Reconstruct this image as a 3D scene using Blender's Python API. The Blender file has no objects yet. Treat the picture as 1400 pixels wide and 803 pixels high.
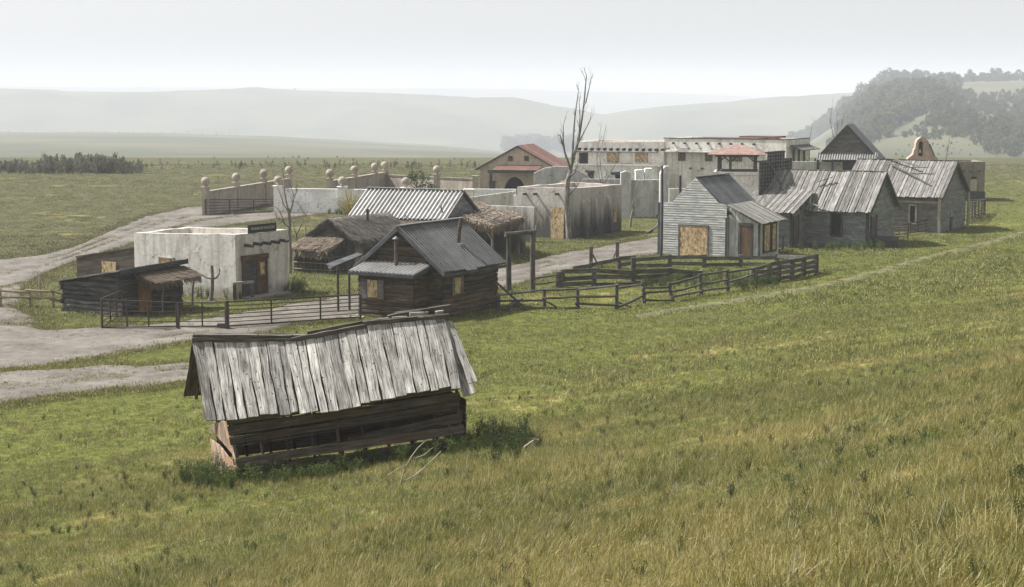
import bpy, math, random
import numpy as np
from mathutils import Vector, Matrix
R = math.radians
random.seed(7); rng = np.random.default_rng(7)
scene = bpy.context.scene
COL = scene.collection

# ------------------------------------------------------------------ camera, sky, sun, exposure
CAM_H = 9.5; FPX = 2300.0; PITCH = R(6.72)
cam_data = bpy.data.cameras.new('camera'); cam = bpy.data.objects.new('camera', cam_data)
COL.objects.link(cam); scene.camera = cam
cam.location = (0, 0, CAM_H); cam.rotation_euler = (R(90) - PITCH, 0, 0)
cam_data.sensor_width = 36.0; cam_data.lens = FPX / 1400.0 * 36.0
cam_data.clip_start = 0.1; cam_data.clip_end = 30000
SUN_V = Vector((-0.86, 0.25, 1.08)).normalized()
SUN_EL = math.asin(SUN_V.z); SUN_AZ = math.atan2(SUN_V.x, SUN_V.y)
world = bpy.data.worlds.new('World'); scene.world = world; world.use_nodes = True
wn = world.node_tree.nodes; wl = world.node_tree.links; wn.clear()
sky = wn.new('ShaderNodeTexSky'); sky.sky_type = 'NISHITA'; sky.sun_disc = False
sky.sun_elevation = SUN_EL; sky.sun_rotation = SUN_AZ
sky.air_density = 1.0; sky.dust_density = 4.0; sky.ozone_density = 1.0; sky.altitude = 900
wbg = wn.new('ShaderNodeBackground'); wbg.inputs['Strength'].default_value = 0.092
wo = wn.new('ShaderNodeOutputWorld')
whs = wn.new('ShaderNodeHueSaturation'); whs.inputs['Saturation'].default_value = 0.02
wl.new(sky.outputs[0], whs.inputs['Color']); wl.new(whs.outputs[0], wbg.inputs[0]); wl.new(wbg.outputs[0], wo.inputs[0])
sun_d = bpy.data.lights.new('sun', 'SUN'); sun_d.energy = 4.6; sun_d.angle = R(2.5); sun_d.color = (1.0, 0.965, 0.91)
sun_o = bpy.data.objects.new('sun', sun_d); COL.objects.link(sun_o)
sun_o.rotation_euler = SUN_V.to_track_quat('Z', 'Y').to_euler(); sun_o.location = SUN_V * 200
vs = scene.view_settings; vs.view_transform = 'Standard'; vs.look = 'None'; vs.gamma = 1.0; vs.exposure = 0.86
vs.use_curve_mapping = False
scene.render.engine = 'CYCLES'
cy = scene.cycles; cy.max_bounces = 6; cy.diffuse_bounces = 3; cy.glossy_bounces = 2; cy.transmission_bounces = 3
cy.volume_bounces = 1; cy.use_denoising = True
try: cy.denoiser = 'OPENIMAGEDENOISE'
except Exception: pass
HAZE_DENSITY = 0.00037

# ------------------------------------------------------------------ picture geometry helpers (1400 x 803 frame)
CA, SA = math.cos(PITCH), math.sin(PITCH)
def ray(px, py):
    v = py - 401.5
    return Vector((px - 700.0, FPX*CA - v*SA, -FPX*SA - v*CA))
CAMP = Vector((0, 0, CAM_H))
def gp(px, py, z=0.0):
    d = ray(px, py); return CAMP + d * ((z - CAM_H) / d.z)
def project(p):
    q = Vector(p) - CAMP
    dep = q.y*CA - q.z*SA; up = q.y*SA + q.z*CA
    return 700 + FPX*q.x/dep, 401.5 - FPX*up/dep
def hit(px, py, p0, n):
    d = ray(px, py); return CAMP + d * ((p0 - CAMP).dot(n) / d.dot(n))
def aty(px, py, Y):
    d = ray(px, py); return CAMP + d * (Y / d.y)

# ------------------------------------------------------------------ terrain
def _hash(ix, iy, s):
    h = (ix * 374761393 + iy * 668265263 + s * 974634777) & 0xFFFFFFFF
    h = ((h ^ (h >> 13)) * 1274126177) & 0xFFFFFFFF
    return ((h ^ (h >> 16)) & 0xFFFFFF) / float(0xFFFFFF)
def vnoise(x, y, s=0):
    x = np.asarray(x, float); y = np.asarray(y, float)
    ix = np.floor(x).astype(np.int64); iy = np.floor(y).astype(np.int64)
    fx = x - ix; fy = y - iy; fx = fx*fx*(3-2*fx); fy = fy*fy*(3-2*fy)
    a = _hash(ix, iy, s); b = _hash(ix+1, iy, s); c = _hash(ix, iy+1, s); d = _hash(ix+1, iy+1, s)
    return (a*(1-fx)+b*fx)*(1-fy) + (c*(1-fx)+d*fx)*fy - 0.5
def fbm(x, y, s=0, o=3):
    t = 0; a = 1
    for k in range(o):
        t = t + a*vnoise(x*2**k, y*2**k, s+k); a *= .5
    return t
def sstep(t):
    t = np.clip(t, 0, 1); return t*t*(3-2*t)
def pz(py, Y): return CAM_H + (130.0 - py)/2316.0*Y
def H(x, y):
    x = np.asarray(x, float); y = np.asarray(y, float)
    d = (x + 15)*.8 - (y - 50)*.6
    dd = np.maximum(d, 0)
    z = np.where(dd < 38, .0046*dd*dd, .0046*38*38 + 10*(1-np.exp(-(dd-38)*.035)))
    z = z + .22*fbm(x*.12, y*.12, 3)*np.clip(dd/12, 0, 1) + .10*fbm(x*.5, y*.5, 9)*np.clip(dd/10, 0, 1)
    z = z + .05*fbm(x*.2, y*.2, 5)*np.clip((y-40)/30, 0, 1)*0.6
    Y = np.maximum(y, 1.0); u = 700 + 2316*x/Y
    far = y > 205
    V = -58.0
    cz = lambda xs, ys, Yc: pz(np.interp(u, xs, ys), Yc)
    n1 = fbm(x*.009, y*.009, 21); n2 = fbm(x*.0018, y*.0018, 31, 4)
    # field crest
    c0 = cz([-400,0,200,400,500,600,680,760,900,1400], [180,180,180,187,193,199,207,214,216,216], 1550.)
    f0 = np.where(Y < 225, 0.0, np.where(Y < 600, -14.4*sstep((Y-225)/375), -14.4 + (c0+14.4)*((Y-600)/950)))
    f0 = np.where(Y > 1550, V + (c0-V)*(1-sstep((Y-1550)/450)), f0) + n1*1.8*np.clip((Y-300)/250,0,1)
    def ramp(c, y0, yc, amp, nn):
        t = sstep((Y-y0)/(yc-y0))
        a = V + (c - V)*t + amp*nn*np.clip((Y-y0)/(yc-y0)*4,0,1)*np.clip((yc*1.02-Y)/(yc-y0)*3, 0, 1)
        return np.where(Y > yc, c - (Y-yc)*.012, a)
    l1 = ramp(cz([-400,0,60,100,200,300,350,400,500,600,700,780,850,950,1400],[117,121,123,126,125,122,121,123,126,131,139,147,162,195,215],3000.),2150.,3000.,26,n1*.6+n2)
    l2 = ramp(cz([-300,0,400,560,700,900,1050,1150,1400],[117,118,119.5,121,123,127,132,134,134],6000.),4900.,6000.,24,n2)
    l3 = ramp(cz([-300,0,200,420,600,800,900,1050,1400,1700],[113,113,114.5,118,118,119,122,129,132,132],9000.),7900.,9000.,18,n2)
    l4 = ramp(cz([-300,600,660,700,740,790,860,950,1050,1150,1250,1400,1700],[240,222,206,193,178,163,150,142,135,130,128,127,125],2900.),1950.,2900.,16,n1+n2)
    c5 = cz([900,1000,1060,1100,1140,1165,1200,1260,1330,1400,1500,1900],[260,226,214,200,172,148,126,117,110,109,104,90],1600.)
    t5 = np.clip((Y-600)/1000, 0, 1)
    spur = 7*np.exp(-((u-1340+(Y-600)*.2)/60.)**2)*np.clip((Y-620)/200,0,1)*np.clip((1350-Y)/250,0,1)
    f5 = np.where(Y < 600, f0, -14.4 + (c5+14.4)*t5**.9) + spur + n1*3.0*np.clip(t5*5,0,1)*np.clip((1-t5)*4,0,1)
    f5 = np.where(Y > 1600, c5-(Y-1600)*.05, f5)
    zf = np.maximum.reduce([f0, l1, l2, l3, l4])
    wm = sstep((u-1010)/90)
    zf = np.where(wm > 0, np.maximum(zf, f5*wm + zf*(1-wm)), zf)
    return np.where(far & (y > 0), zf + z*np.clip((260-Y)/50,0,1), z)
def Hs(x, y): return float(H(np.array([x]), np.array([y]))[0])
def gt(px, py):
    """ground point seen at a pixel, with the real terrain"""
    d = ray(px, py); d = d / d.y
    ys = np.concatenate([np.arange(4, 130, .1), np.arange(130, 700, .5), np.arange(700, 3200, 3)])
    g = CAM_H + d.z*ys - H(d.x*ys, ys)
    k = int(np.argmax(g < 0)); Y = ys[k]
    if k > 0:
        a, b = g[k-1], g[k]; Y = ys[k-1] + (ys[k]-ys[k-1])*a/(a-b)
    return Vector((d.x*Y, Y, Hs(d.x*Y, Y)))
class Frame:
    """a building's own axes: x along its front, y into its depth"""
    def __init__(s, o, ang):
        s.o = Vector((o[0], o[1], o[2])); s.ang = R(ang)
        s.e1 = Vector((math.cos(s.ang), math.sin(s.ang), 0)); s.e2 = Vector((-math.sin(s.ang), math.cos(s.ang), 0))
    def w(s, x, y, z=0): return s.o + s.e1*x + s.e2*y + Vector((0, 0, z))
    def l(s, p):
        q = Vector(p) - s.o; return Vector((q.dot(s.e1), q.dot(s.e2), q.z))
    def _solve(s, fn, target, a, b):
        fa = fn(a) - target
        for _ in range(60):
            m = (a+b)/2; fm = fn(m) - target
            if (fm > 0) == (fa > 0): a, fa = m, fm
            else: b = m
        return (a+b)/2
    def lx(s, px, y=0, z=0, lo=-40, hi=60): return s._solve(lambda t: project(s.w(t, y, z))[0], px, lo, hi)
    def ly(s, px, x=0, z=0, lo=-20, hi=60): return s._solve(lambda t: project(s.w(x, t, z))[0], px, lo, hi)
    def z(s, x, y, py): return s._solve(lambda t: -project(s.w(x, y, t))[1], -py, -5, 30)
    def py_(s, px, py, y): return s.l(hit(px, py, s.w(0, y), s.e2))
    def px_(s, px, py, x): return s.l(hit(px, py, s.w(x, 0), s.e1))

# ------------------------------------------------------------------ mesh collector
class G:
    def __init__(s): s.v = []; s.f = []; s.uv = []; s.tone = []; s.smooth = []
    def add(s, pts, faces, uvs=None, tone=None, smooth=False):
        b = len(s.v); s.v += [tuple(p) for p in pts]
        tone = random.random() if tone is None else tone
        for i, fc in enumerate(faces):
            s.f.append([b+k for k in fc])
            s.uv.append(uvs[i] if uvs else [(pts[k][0]+pts[k][1], pts[k][2]) for k in fc])
            s.tone.append(tone); s.smooth.append(smooth)
    def beam(s, a, b, w, t, up=(0, 0, 1), w2=None, t2=None, wob=0, seg=1, tone=None):
        """a board from a to b: w across, t along up"""
        a = Vector(a); b = Vector(b); d = (b-a); L = d.length
        if L < 1e-6: return
        d = d/L; up = Vector(up); side = d.cross(up)
        if side.length < 1e-4: up = Vector((1, .3, 0)); side = d.cross(up)
        side.normalize(); n = side.cross(d).normalized()
        w2 = w if w2 is None else w2; t2 = t if t2 is None else t2
        pts = []; uo = random.random()*40; vo = random.random()*40
        for k in range(seg+1):
            q = k/seg; c = a + d*(L*q); ww = (w+(w2-w)*q)/2; tt = (t+(t2-t)*q)/2
            j = [random.uniform(-wob, wob) if wob else 0 for _ in range(3)]
            pts += [c+side*(-ww+j[0])+n*(-tt+j[2]), c+side*(ww+j[1])+n*(-tt+j[2]), c+side*(ww+j[1])+n*(tt+j[2]), c+side*(-ww+j[0])+n*(tt+j[2])]
        fs = []; us = []
        per = [0, w, w+t, 2*w+t, 2*w+2*t]
        for k in range(seg):
            u0 = uo+L*k/seg; u1 = uo+L*(k+1)/seg
            for e in range(4):
                f = [4*k+e, 4*k+(e+1)%4, 4*k+4+(e+1)%4, 4*k+4+e]
                fs.append(f); us.append([(u0, vo+per[e]), (u0, vo+per[e+1]), (u1, vo+per[e+1]), (u1, vo+per[e])])
        for f in ([3, 2, 1, 0], [4*seg, 4*seg+1, 4*seg+2, 4*seg+3]):
            fs.append(f); us.append([(uo, vo), (uo+t, vo), (uo+t, vo+w), (uo, vo+w)])
        s.add(pts, fs, us, tone)
    def box(s, x0, x1, y0, y1, z0, z1, tone=None):
        p = [(x0,y0,z0),(x1,y0,z0),(x1,y1,z0),(x0,y1,z0),(x0,y0,z1),(x1,y0,z1),(x1,y1,z1),(x0,y1,z1)]
        s.add(p, [[3,2,1,0],[4,5,6,7],[0,1,5,4],[1,2,6,5],[2,3,7,6],[3,0,4,7]], None, tone)
    def prism(s, poly, vec, tone=None):
        """an outline (3d points) pushed through by vec"""
        poly = [Vector(p) for p in poly]; vec = Vector(vec); n = len(poly)
        pts = poly + [p+vec for p in poly]
        s.add(pts, [list(range(n))[::-1], [n+k for k in range(n)]] + [[k, (k+1) % n, n+(k+1) % n, n+k] for k in range(n)], None, tone)
    def tube(s, pts, rad, n=7, tone=None, cap=True):
        P = [Vector(p) for p in pts]; m = len(P)
        if not hasattr(rad, '__len__'): rad = [rad]*m
        vs = []; uo = random.random()*30; L = 0; us_ = []
        ref = Vector((.31, .17, .93))
        for k in range(m):
            d = (P[min(k+1, m-1)]-P[max(k-1, 0)]).normalized()
            a = d.cross(ref)
            if a.length < .05: a = d.cross(Vector((1, 0, 0)))
            a.normalize(); b = d.cross(a)
            if k: L += (P[k]-P[k-1]).length
            us_.append(L)
            for i in range(n):
                t = 2*math.pi*i/n; vs.append(P[k]+(a*math.cos(t)+b*math.sin(t))*rad[k])
        fs = []; us = []
        for k in range(m-1):
            for i in range(n):
                j = (i+1) % n; fs.append([k*n+i, k*n+j, k*n+n+j, k*n+n+i])
                c0 = 6.28*rad[k]*i/n; c1 = 6.28*rad[k]*(i+1)/n
                us.append([(uo+us_[k], c0), (uo+us_[k], c1), (uo+us_[k+1], c1), (uo+us_[k+1], c0)])
        s.add(vs, fs, us, tone, smooth=True)
        if cap:
            s.add(vs[:n], [list(range(n))[::-1]], None, tone); s.add(vs[-n:], [list(range(n))], None, tone)
    def lathe(s, prof, c, n=16, tone=None):
        c = Vector(c); vs = []
        for r, z in prof:
            for i in range(n): vs.append(c+Vector((r*math.cos(2*math.pi*i/n), r*math.sin(2*math.pi*i/n), z)))
        fs = [[k*n+i, k*n+(i+1) % n, k*n+n+(i+1) % n, k*n+n+i] for k in range(len(prof)-1) for i in range(n)]
        s.add(vs, fs, None, tone, smooth=True)
    def corr(s, o, u, v, ribs, amp, per=6, th=.006, sag=0):
        """corrugated sheet: o corner, u across the ribs, v along them"""
        o = Vector(o); u = Vector(u); v = Vector(v); nrm = u.cross(v).normalized()
        N = ribs*per; vs = []
        for k in range(N+1):
            h = amp*math.sin(2*math.pi*k/per)
            for q in (0, .5, 1): vs.append(o+u*(k/N)+v*q+nrm*(h-(sag*(1-(2*q-1)**2))))
        W = u.length; L = v.length; uo = random.random()*20
        fs = []; us = []
        for k in range(N):
            for q in range(2):
                fs.append([3*k+q, 3*k+3+q, 3*k+4+q, 3*k+1+q])
                a, b = k/per, (k+1)/per; c, d = L*q/2, L*(q+1)/2
                us.append([(uo+c, a), (uo+c, b), (uo+d, b), (uo+d, a)])
        n0 = len(vs); vs2 = [p - nrm*th for p in vs]
        fs2 = [[n0+i for i in f[::-1]] for f in fs]
        s.add(vs+vs2, fs+fs2, us+[q[::-1] for q in us], None, smooth=False)
    def straw(s, p, d, L, w, nrm):
        d = Vector(d).normalized(); sd = d.cross(Vector(nrm)).normalized()*w/2; p = Vector(p)
        s.add([p-sd, p+sd, p+d*L+sd*.5, p+d*L-sd*.5], [[0, 1, 2, 3]], [[(0, 0), (0, .05), (L, .05), (L, 0)]])
    def build(s, name, mat, parent=None, off=None, kind=None, label=None):
        me = bpy.data.meshes.new(name)
        V = s.v if off is None else [(p[0]-off[0], p[1]-off[1], p[2]-off[2]) for p in s.v]
        me.from_pydata(V, [], s.f)
        uv = me.uv_layers.new(name='UVMap')
        uv.data.foreach_set('uv', np.array([c for f in s.uv for q in f for c in q], np.float32))
        at = me.attributes.new('tone', 'FLOAT', 'FACE'); at.data.foreach_set('value', np.array(s.tone, np.float32))
        me.polygons.foreach_set('use_smooth', np.array(s.smooth, bool))
        me.materials.append(mat); me.update()
        o = bpy.data.objects.new(name, me); COL.objects.link(o)
        if parent: o.parent = parent
        if kind: o['kind'] = kind
        if label: o['label'] = label
        return o
def thing(name, label, cat, loc=(0, 0, 0), rotz=0, group=None):
    o = bpy.data.objects.new(name, None); COL.objects.link(o); o.empty_display_size = .3
    o.location = loc; o.rotation_euler = (0, 0, rotz); o['label'] = label; o['category'] = cat; o['kind'] = 'thing'
    if group: o['group'] = group
    return o
def fthing(f, name, label, cat, group=None): return thing(name, label, cat, f.o, f.ang, group)
def tag(o, label, cat, group=None):
    o['label'] = label; o['category'] = cat; o['kind'] = 'thing'
    if group: o['group'] = group
    return o
def one(name, mat, parent, fn, **k):
    g = G(); fn(g); return g.build(name, mat, parent, **k)

# ------------------------------------------------------------------ materials
def newmat(name):
    m = bpy.data.materials.new(name); m.use_nodes = True; nt = m.node_tree
    for n in list(nt.nodes): nt.nodes.remove(n)
    out = nt.nodes.new('ShaderNodeOutputMaterial'); bs = nt.nodes.new('ShaderNodeBsdfPrincipled')
    bs.inputs['Roughness'].default_value = .9; bs.inputs['Specular IOR Level'].default_value = .25
    nt.links.new(bs.outputs[0], out.inputs[0]); return m, nt, bs
def nd(nt, t, **k):
    n = nt.nodes.new(t)
    for a, b in k.items(): setattr(n, a, b)
    return n
def noise(nt, vec, scale, detail=4, rough=.55, dist=0):
    n = nd(nt, 'ShaderNodeTexNoise'); n.inputs['Scale'].default_value = scale; n.inputs['Detail'].default_value = detail
    n.inputs['Roughness'].default_value = rough; n.inputs['Distortion'].default_value = dist
    if vec is not None: nt.links.new(vec, n.inputs['Vector'])
    return n.outputs['Fac']
def ramp(nt, fac, stops):
    n = nd(nt, 'ShaderNodeValToRGB'); cr = n.color_ramp
    while len(cr.elements) < len(stops): cr.elements.new(.5)
    for e, (p, c) in zip(cr.elements, stops):
        e.position = p; e.color = (c[0], c[1], c[2], 1) if hasattr(c, '__len__') else (c, c, c, 1)
    nt.links.new(fac, n.inputs[0]); return n.outputs[0]
def mixc(nt, fac, a, b, mode='MIX'):
    n = nd(nt, 'ShaderNodeMix', data_type='RGBA', blend_type=mode)
    for sock, v in ((n.inputs[0], fac), (n.inputs[6], a), (n.inputs[7], b)):
        if isinstance(v, (int, float)): sock.default_value = v
        elif isinstance(v, tuple): sock.default_value = (v[0], v[1], v[2], 1)
        else: nt.links.new(v, sock)
    return n.outputs[2]
def mth(nt, op, a, b=None, c=None, clamp=False):
    n = nd(nt, 'ShaderNodeMath', operation=op, use_clamp=clamp)
    for i, v in enumerate((a, b, c)):
        if v is None: continue
        if isinstance(v, (int, float)): n.inputs[i].default_value = v
        else: nt.links.new(v, n.inputs[i])
    return n.outputs[0]
def mapping(nt, vec, scale=(1, 1, 1), loc=None):
    n = nd(nt, 'ShaderNodeMapping'); n.inputs['Scale'].default_value = scale
    nt.links.new(vec, n.inputs['Vector'])
    if loc is not None: nt.links.new(loc, n.inputs['Location'])
    return n.outputs[0]
def bump(nt, bs, h, s, dist=.02):
    b = nd(nt, 'ShaderNodeBump'); b.inputs['Strength'].default_value = s; b.inputs['Distance'].default_value = dist
    nt.links.new(h, b.inputs['Height']); nt.links.new(b.outputs[0], bs.inputs['Normal'])
def tone(nt, lo, hi):
    a = nd(nt, 'ShaderNodeAttribute', attribute_name='tone')
    oi = nd(nt, 'ShaderNodeObjectInfo')
    t = mth(nt, 'FRACT', mth(nt, 'ADD', a.outputs['Fac'], oi.outputs['Random']))
    m = nd(nt, 'ShaderNodeMapRange'); m.inputs[3].default_value = lo; m.inputs[4].default_value = hi
    nt.links.new(t, m.inputs[0]); return m.outputs[0], t
def scalec(nt, col, f):
    n = nd(nt, 'ShaderNodeVectorMath', operation='SCALE'); nt.links.new(col, n.inputs[0])
    if isinstance(f, (int, float)): n.inputs['Scale'].default_value = f
    else: nt.links.new(f, n.inputs['Scale'])
    return n.outputs[0]
def wood(name, dark, mid, light, grain=(1.2, 22), lo=.75, hi=1.2, crack=.5, knots=0, rough=.9, bs_=.5, warm=None, st=(.28, .48, .72), bl=.62):
    m, nt, bs = newmat(name)
    uv = nd(nt, 'ShaderNodeUVMap').outputs[0]
    tn, tr = tone(nt, lo, hi)
    v = mapping(nt, uv, (grain[0], grain[1], 1))
    n1 = noise(nt, v, 1.0, 6, .65, .4)
    col = ramp(nt, n1, [(st[0], dark), (st[1], mid), (st[2], light)])
    n2 = noise(nt, mapping(nt, uv, (grain[0]*.5, grain[1]*2.2, 1)), 1.0, 3, .5, .8)
    ck = ramp(nt, n2, [(.30, 0.0), (.40, 1.0)])
    col = mixc(nt, mth(nt, 'MULTIPLY', mth(nt, 'SUBTRACT', 1.0, ck), crack), col, tuple(c*.35 for c in dark))
    n3 = noise(nt, mapping(nt, uv, (1.6, 3.5, 1)), 1.0, 3, .6)
    blot = ramp(nt, n3, [(.35, bl), (.65, 1.15)])
    col = mixc(nt, 1.0, col, blot, 'MULTIPLY')
    if warm:
        n4 = noise(nt, mapping(nt, uv, (.9, 6, 1)), 1.0, 3, .6)
        col = mixc(nt, ramp(nt, n4, [(.5, 0.0), (.68, .8)]), col, warm)
    if knots:
        vo = nd(nt, 'ShaderNodeTexVoronoi'); vo.inputs['Scale'].default_value = 1.0
        nt.links.new(mapping(nt, uv, (5.5, 9, 1)), vo.inputs['Vector'])
        kn = ramp(nt, vo.outputs['Distance'], [(.06, 1.0), (.2, 0.0)])
        col = mixc(nt, mth(nt, 'MULTIPLY', kn, knots), col, tuple(c*.4 for c in dark))
    col = scalec(nt, col, tn)
    nt.links.new(col, bs.inputs['Base Color']); bs.inputs['Roughness'].default_value = rough
    hgt = mth(nt, 'ADD', n1, mth(nt, 'MULTIPLY', ck, .5))
    bump(nt, bs, hgt, bs_, .012); return m
def plaster(name, base, dirt, stain=None, sfac=.5, streak=.4, sc=1.0, foot=None):
    m, nt, bs = newmat(name)
    tc = nd(nt, 'ShaderNodeTexCoord').outputs['Object']
    n1 = noise(nt, tc, .7*sc, 6, .62, .3); n2 = noise(nt, tc, 4.5*sc, 5, .6)
    col = mixc(nt, ramp(nt, n1, [(.38, 0.0), (.66, 1.0)]), base, dirt)
    col = mixc(nt, 1.0, col, ramp(nt, n2, [(.3, .84), (.7, 1.08)]), 'MULTIPLY')
    n3 = noise(nt, mapping(nt, tc, (2.6*sc, 2.6*sc, .28*sc)), 1.0, 5, .65)
    if stain: col = mixc(nt, mth(nt, 'MULTIPLY', ramp(nt, n3, [(.47, 0.0), (.62, 1.0)]), sfac), col, stain)
    if foot:
        sp = nd(nt, 'ShaderNodeSeparateXYZ'); nt.links.new(tc, sp.inputs[0])
        hgt, fc, amt = foot
        e = mth(nt, 'SUBTRACT', mth(nt, 'MULTIPLY', noise(nt, mapping(nt, tc, (1.5, 1.5, .10)), 1.0, 5, .7), hgt*2.2), sp.outputs[2])
        e = mth(nt, 'MULTIPLY', mth(nt, 'ADD', e, .15, clamp=False), 1.0/(hgt*.8), clamp=True)
        col = mixc(nt, mth(nt, 'MULTIPLY', e, amt), col, fc)
    # hairline cracks and old repairs
    wv = nd(nt, 'ShaderNodeVectorMath', operation='ADD'); nt.links.new(tc, wv.inputs[0])
    nz = nd(nt, 'ShaderNodeTexNoise'); nz.inputs['Scale'].default_value = 1.6; nz.inputs['Detail'].default_value = 4; nt.links.new(tc, nz.inputs['Vector'])
    nt.links.new(nz.outputs['Color'], wv.inputs[1])
    vo = nd(nt, 'ShaderNodeTexVoronoi', feature='DISTANCE_TO_EDGE'); vo.inputs['Scale'].default_value = .75; nt.links.new(wv.outputs[0], vo.inputs['Vector'])
    ck = mth(nt, 'MULTIPLY', ramp(nt, vo.outputs['Distance'], [(.006, 1.0), (.022, 0.0)]), ramp(nt, n1, [(.45, 0.0), (.55, .75)]))
    col = mixc(nt, ck, col, tuple(q*.35 for q in dirt))
    vp = nd(nt, 'ShaderNodeTexVoronoi'); vp.inputs['Scale'].default_value = .6; nt.links.new(wv.outputs[0], vp.inputs['Vector'])
    sc_ = nd(nt, 'ShaderNodeSeparateColor'); nt.links.new(vp.outputs['Color'], sc_.inputs[0])
    col = mixc(nt, 1.0, col, ramp(nt, sc_.outputs[0], [(.0, .86), (.3, 1.0), (.75, 1.0), (1.0, 1.1)]), 'MULTIPLY')
    nt.links.new(col, bs.inputs['Base Color']); bump(nt, bs, n2, .45, .04); return m
def plain(name, c, rough=.8, var=.25, metal=0.0, sc=6.0):
    m, nt, bs = newmat(name)
    tc = nd(nt, 'ShaderNodeTexCoord').outputs['Object']
    n = noise(nt, tc, sc, 5, .6); tn, _ = tone(nt, 1-var*.6, 1+var*.6)
    col = mixc(nt, 1.0, c, ramp(nt, n, [(.3, 1-var), (.7, 1+var*.6)]), 'MULTIPLY')
    nt.links.new(scalec(nt, col, tn), bs.inputs['Base Color'])
    bs.inputs['Roughness'].default_value = rough; bs.inputs['Metallic'].default_value = metal; return m
def metalroof(name, c, rust, rfac=.4, rough=.5, metal=.35, groove=.75):
    m, nt, bs = newmat(name)
    uv = nd(nt, 'ShaderNodeUVMap').outputs[0]; tn, _ = tone(nt, .8, 1.15)
    n1 = noise(nt, mapping(nt, uv, (.9, .9, 1)), 1.0, 5, .65); n2 = noise(nt, mapping(nt, uv, (2.2, .35, 1)), 1.0, 4, .6)
    col = mixc(nt, mth(nt, 'MULTIPLY', ramp(nt, n1, [(.46, 0.0), (.7, 1.0)]), rfac), c, rust)
    col = mixc(nt, 1.0, col, ramp(nt, n2, [(.3, .75), (.7, 1.15)]), 'MULTIPLY')
    # rib shading put into the colour: each groove is painted darker
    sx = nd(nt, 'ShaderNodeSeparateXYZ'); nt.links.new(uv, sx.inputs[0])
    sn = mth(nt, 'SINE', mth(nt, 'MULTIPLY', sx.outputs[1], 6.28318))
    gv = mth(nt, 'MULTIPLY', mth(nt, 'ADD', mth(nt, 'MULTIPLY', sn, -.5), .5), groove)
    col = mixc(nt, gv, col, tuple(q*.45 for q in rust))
    nt.links.new(scalec(nt, col, tn), bs.inputs['Base Color'])
    bs.inputs['Roughness'].default_value = rough; bs.inputs['Metallic'].default_value = metal; return m
def osbmat():
    m, nt, bs = newmat('osb_board')
    tc = nd(nt, 'ShaderNodeTexCoord').outputs['Object']
    vo = nd(nt, 'ShaderNodeTexVoronoi'); vo.inputs['Scale'].default_value = 1.0; vo.inputs['Randomness'].default_value = 1.0
    nt.links.new(mapping(nt, tc, (11, 11, 6)), vo.inputs['Vector'])
    sep = nd(nt, 'ShaderNodeSeparateColor'); nt.links.new(vo.outputs['Color'], sep.inputs[0])
    col = ramp(nt, sep.outputs[0], [(.05, (.20, .13, .07)), (.3, (.37, .265, .145)), (.65, (.45, .335, .195)), (1.0, (.57, .45, .29))])
    n = noise(nt, tc, 1.3, 4); col = mixc(nt, 1.0, col, ramp(nt, n, [(.3, .82), (.7, 1.08)]), 'MULTIPLY')
    nt.links.new(col, bs.inputs['Base Color']); bs.inputs['Roughness'].default_value = .75; return m

M = {}
M['roofboard'] = wood('weathered_roof_board', (.05, .047, .044), (.31, .297, .277), (.56, .545, .52), (1.6, 34), .62, 1.25, 1.0, 1.0, bs_=.9, st=(.33, .46, .63), bl=.60)
M['roofboard2'] = wood('old_house_roof_board', (.06, .057, .054), (.225, .217, .205), (.365, .352, .332), (1.5, 24), .45, 1.2, .7, .3, st=(.30, .46, .66), bl=.72)
M['ridgeboard'] = wood('dark_ridge_board', (.025, .022, .02), (.10, .09, .08), (.22, .20, .18), (1.3, 20), .8, 1.2, .6)
M['darkplank'] = wood('dark_wall_plank', (.012, .010, .009), (.05, .04, .033), (.12, .095, .075), (1.2, 20), .45, 2.0, .6, .2, warm=(.10, .055, .03))  # shed planks out of the sun, interior shade put into a darker wood
M['frontplank'] = wood('shaded_front_plank', (.035, .03, .026), (.13, .11, .095), (.26, .23, .205), (1.2, 26), .4, 1.7, .8, .3, warm=(.17, .10, .06))  # front planks, shade put into the colour, lighter than the inside copy
M['warmplank'] = wood('sunlit_brown_plank', (.045, .03, .02), (.20, .14, .095), (.48, .40, .32), (1.2, 26), .55, 1.3, .9, .3, warm=(.34, .15, .06), st=(.34, .47, .62))  # left-end planks, sunlight and highlights put into the wood colour
M['log'] = wood('dark_log', (.016, .013, .011), (.06, .047, .037), (.17, .135, .105), (1.0, 14), .55, 1.35, .6, warm=(.14, .08, .042))
M['blacklog'] = wood('black_log', (.016, .016, .017), (.06, .06, .062), (.17, .17, .175), (1.0, 12), .45, 1.5, .6)
M['fencewood'] = wood('grey_fence_wood', (.03, .028, .026), (.10, .093, .085), (.21, .20, .185), (1.5, 20), .7, 1.25, .5)
M['palefence'] = wood('pale_rail_wood', (.16, .13, .09), (.34, .28, .20), (.48, .41, .31), (1.5, 20), .8, 1.15, .4)
M['greysiding'] = wood('grey_painted_siding', (.32, .325, .33), (.45, .46, .465), (.54, .55, .555), (.4, 5), .92, 1.06, .2, warm=(.36, .33, .28))
M['bluegrey'] = wood('blue_grey_siding', (.13, .135, .145), (.195, .205, .22), (.25, .262, .28), (.4, 5), .9, 1.06, .2)
M['darkgrey'] = wood('dark_weathered_siding', (.07, .066, .064), (.145, .135, .13), (.21, .20, .195), (.6, 8), .8, 1.12, .4)
M['brownboard'] = wood('brown_wall_board', (.045, .036, .03), (.10, .08, .066), (.15, .125, .105), (.9, 10), .75, 1.2, .4)
M['trimdark'] = wood('dark_trim', (.03, .032, .036), (.06, .063, .07), (.10, .105, .115), (1, 12), .8, 1.2, .3)
M['trimpale'] = wood('pale_trim', (.20, .18, .15), (.36, .33, .28), (.46, .43, .38), (1, 12), .85, 1.1, .4)
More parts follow.
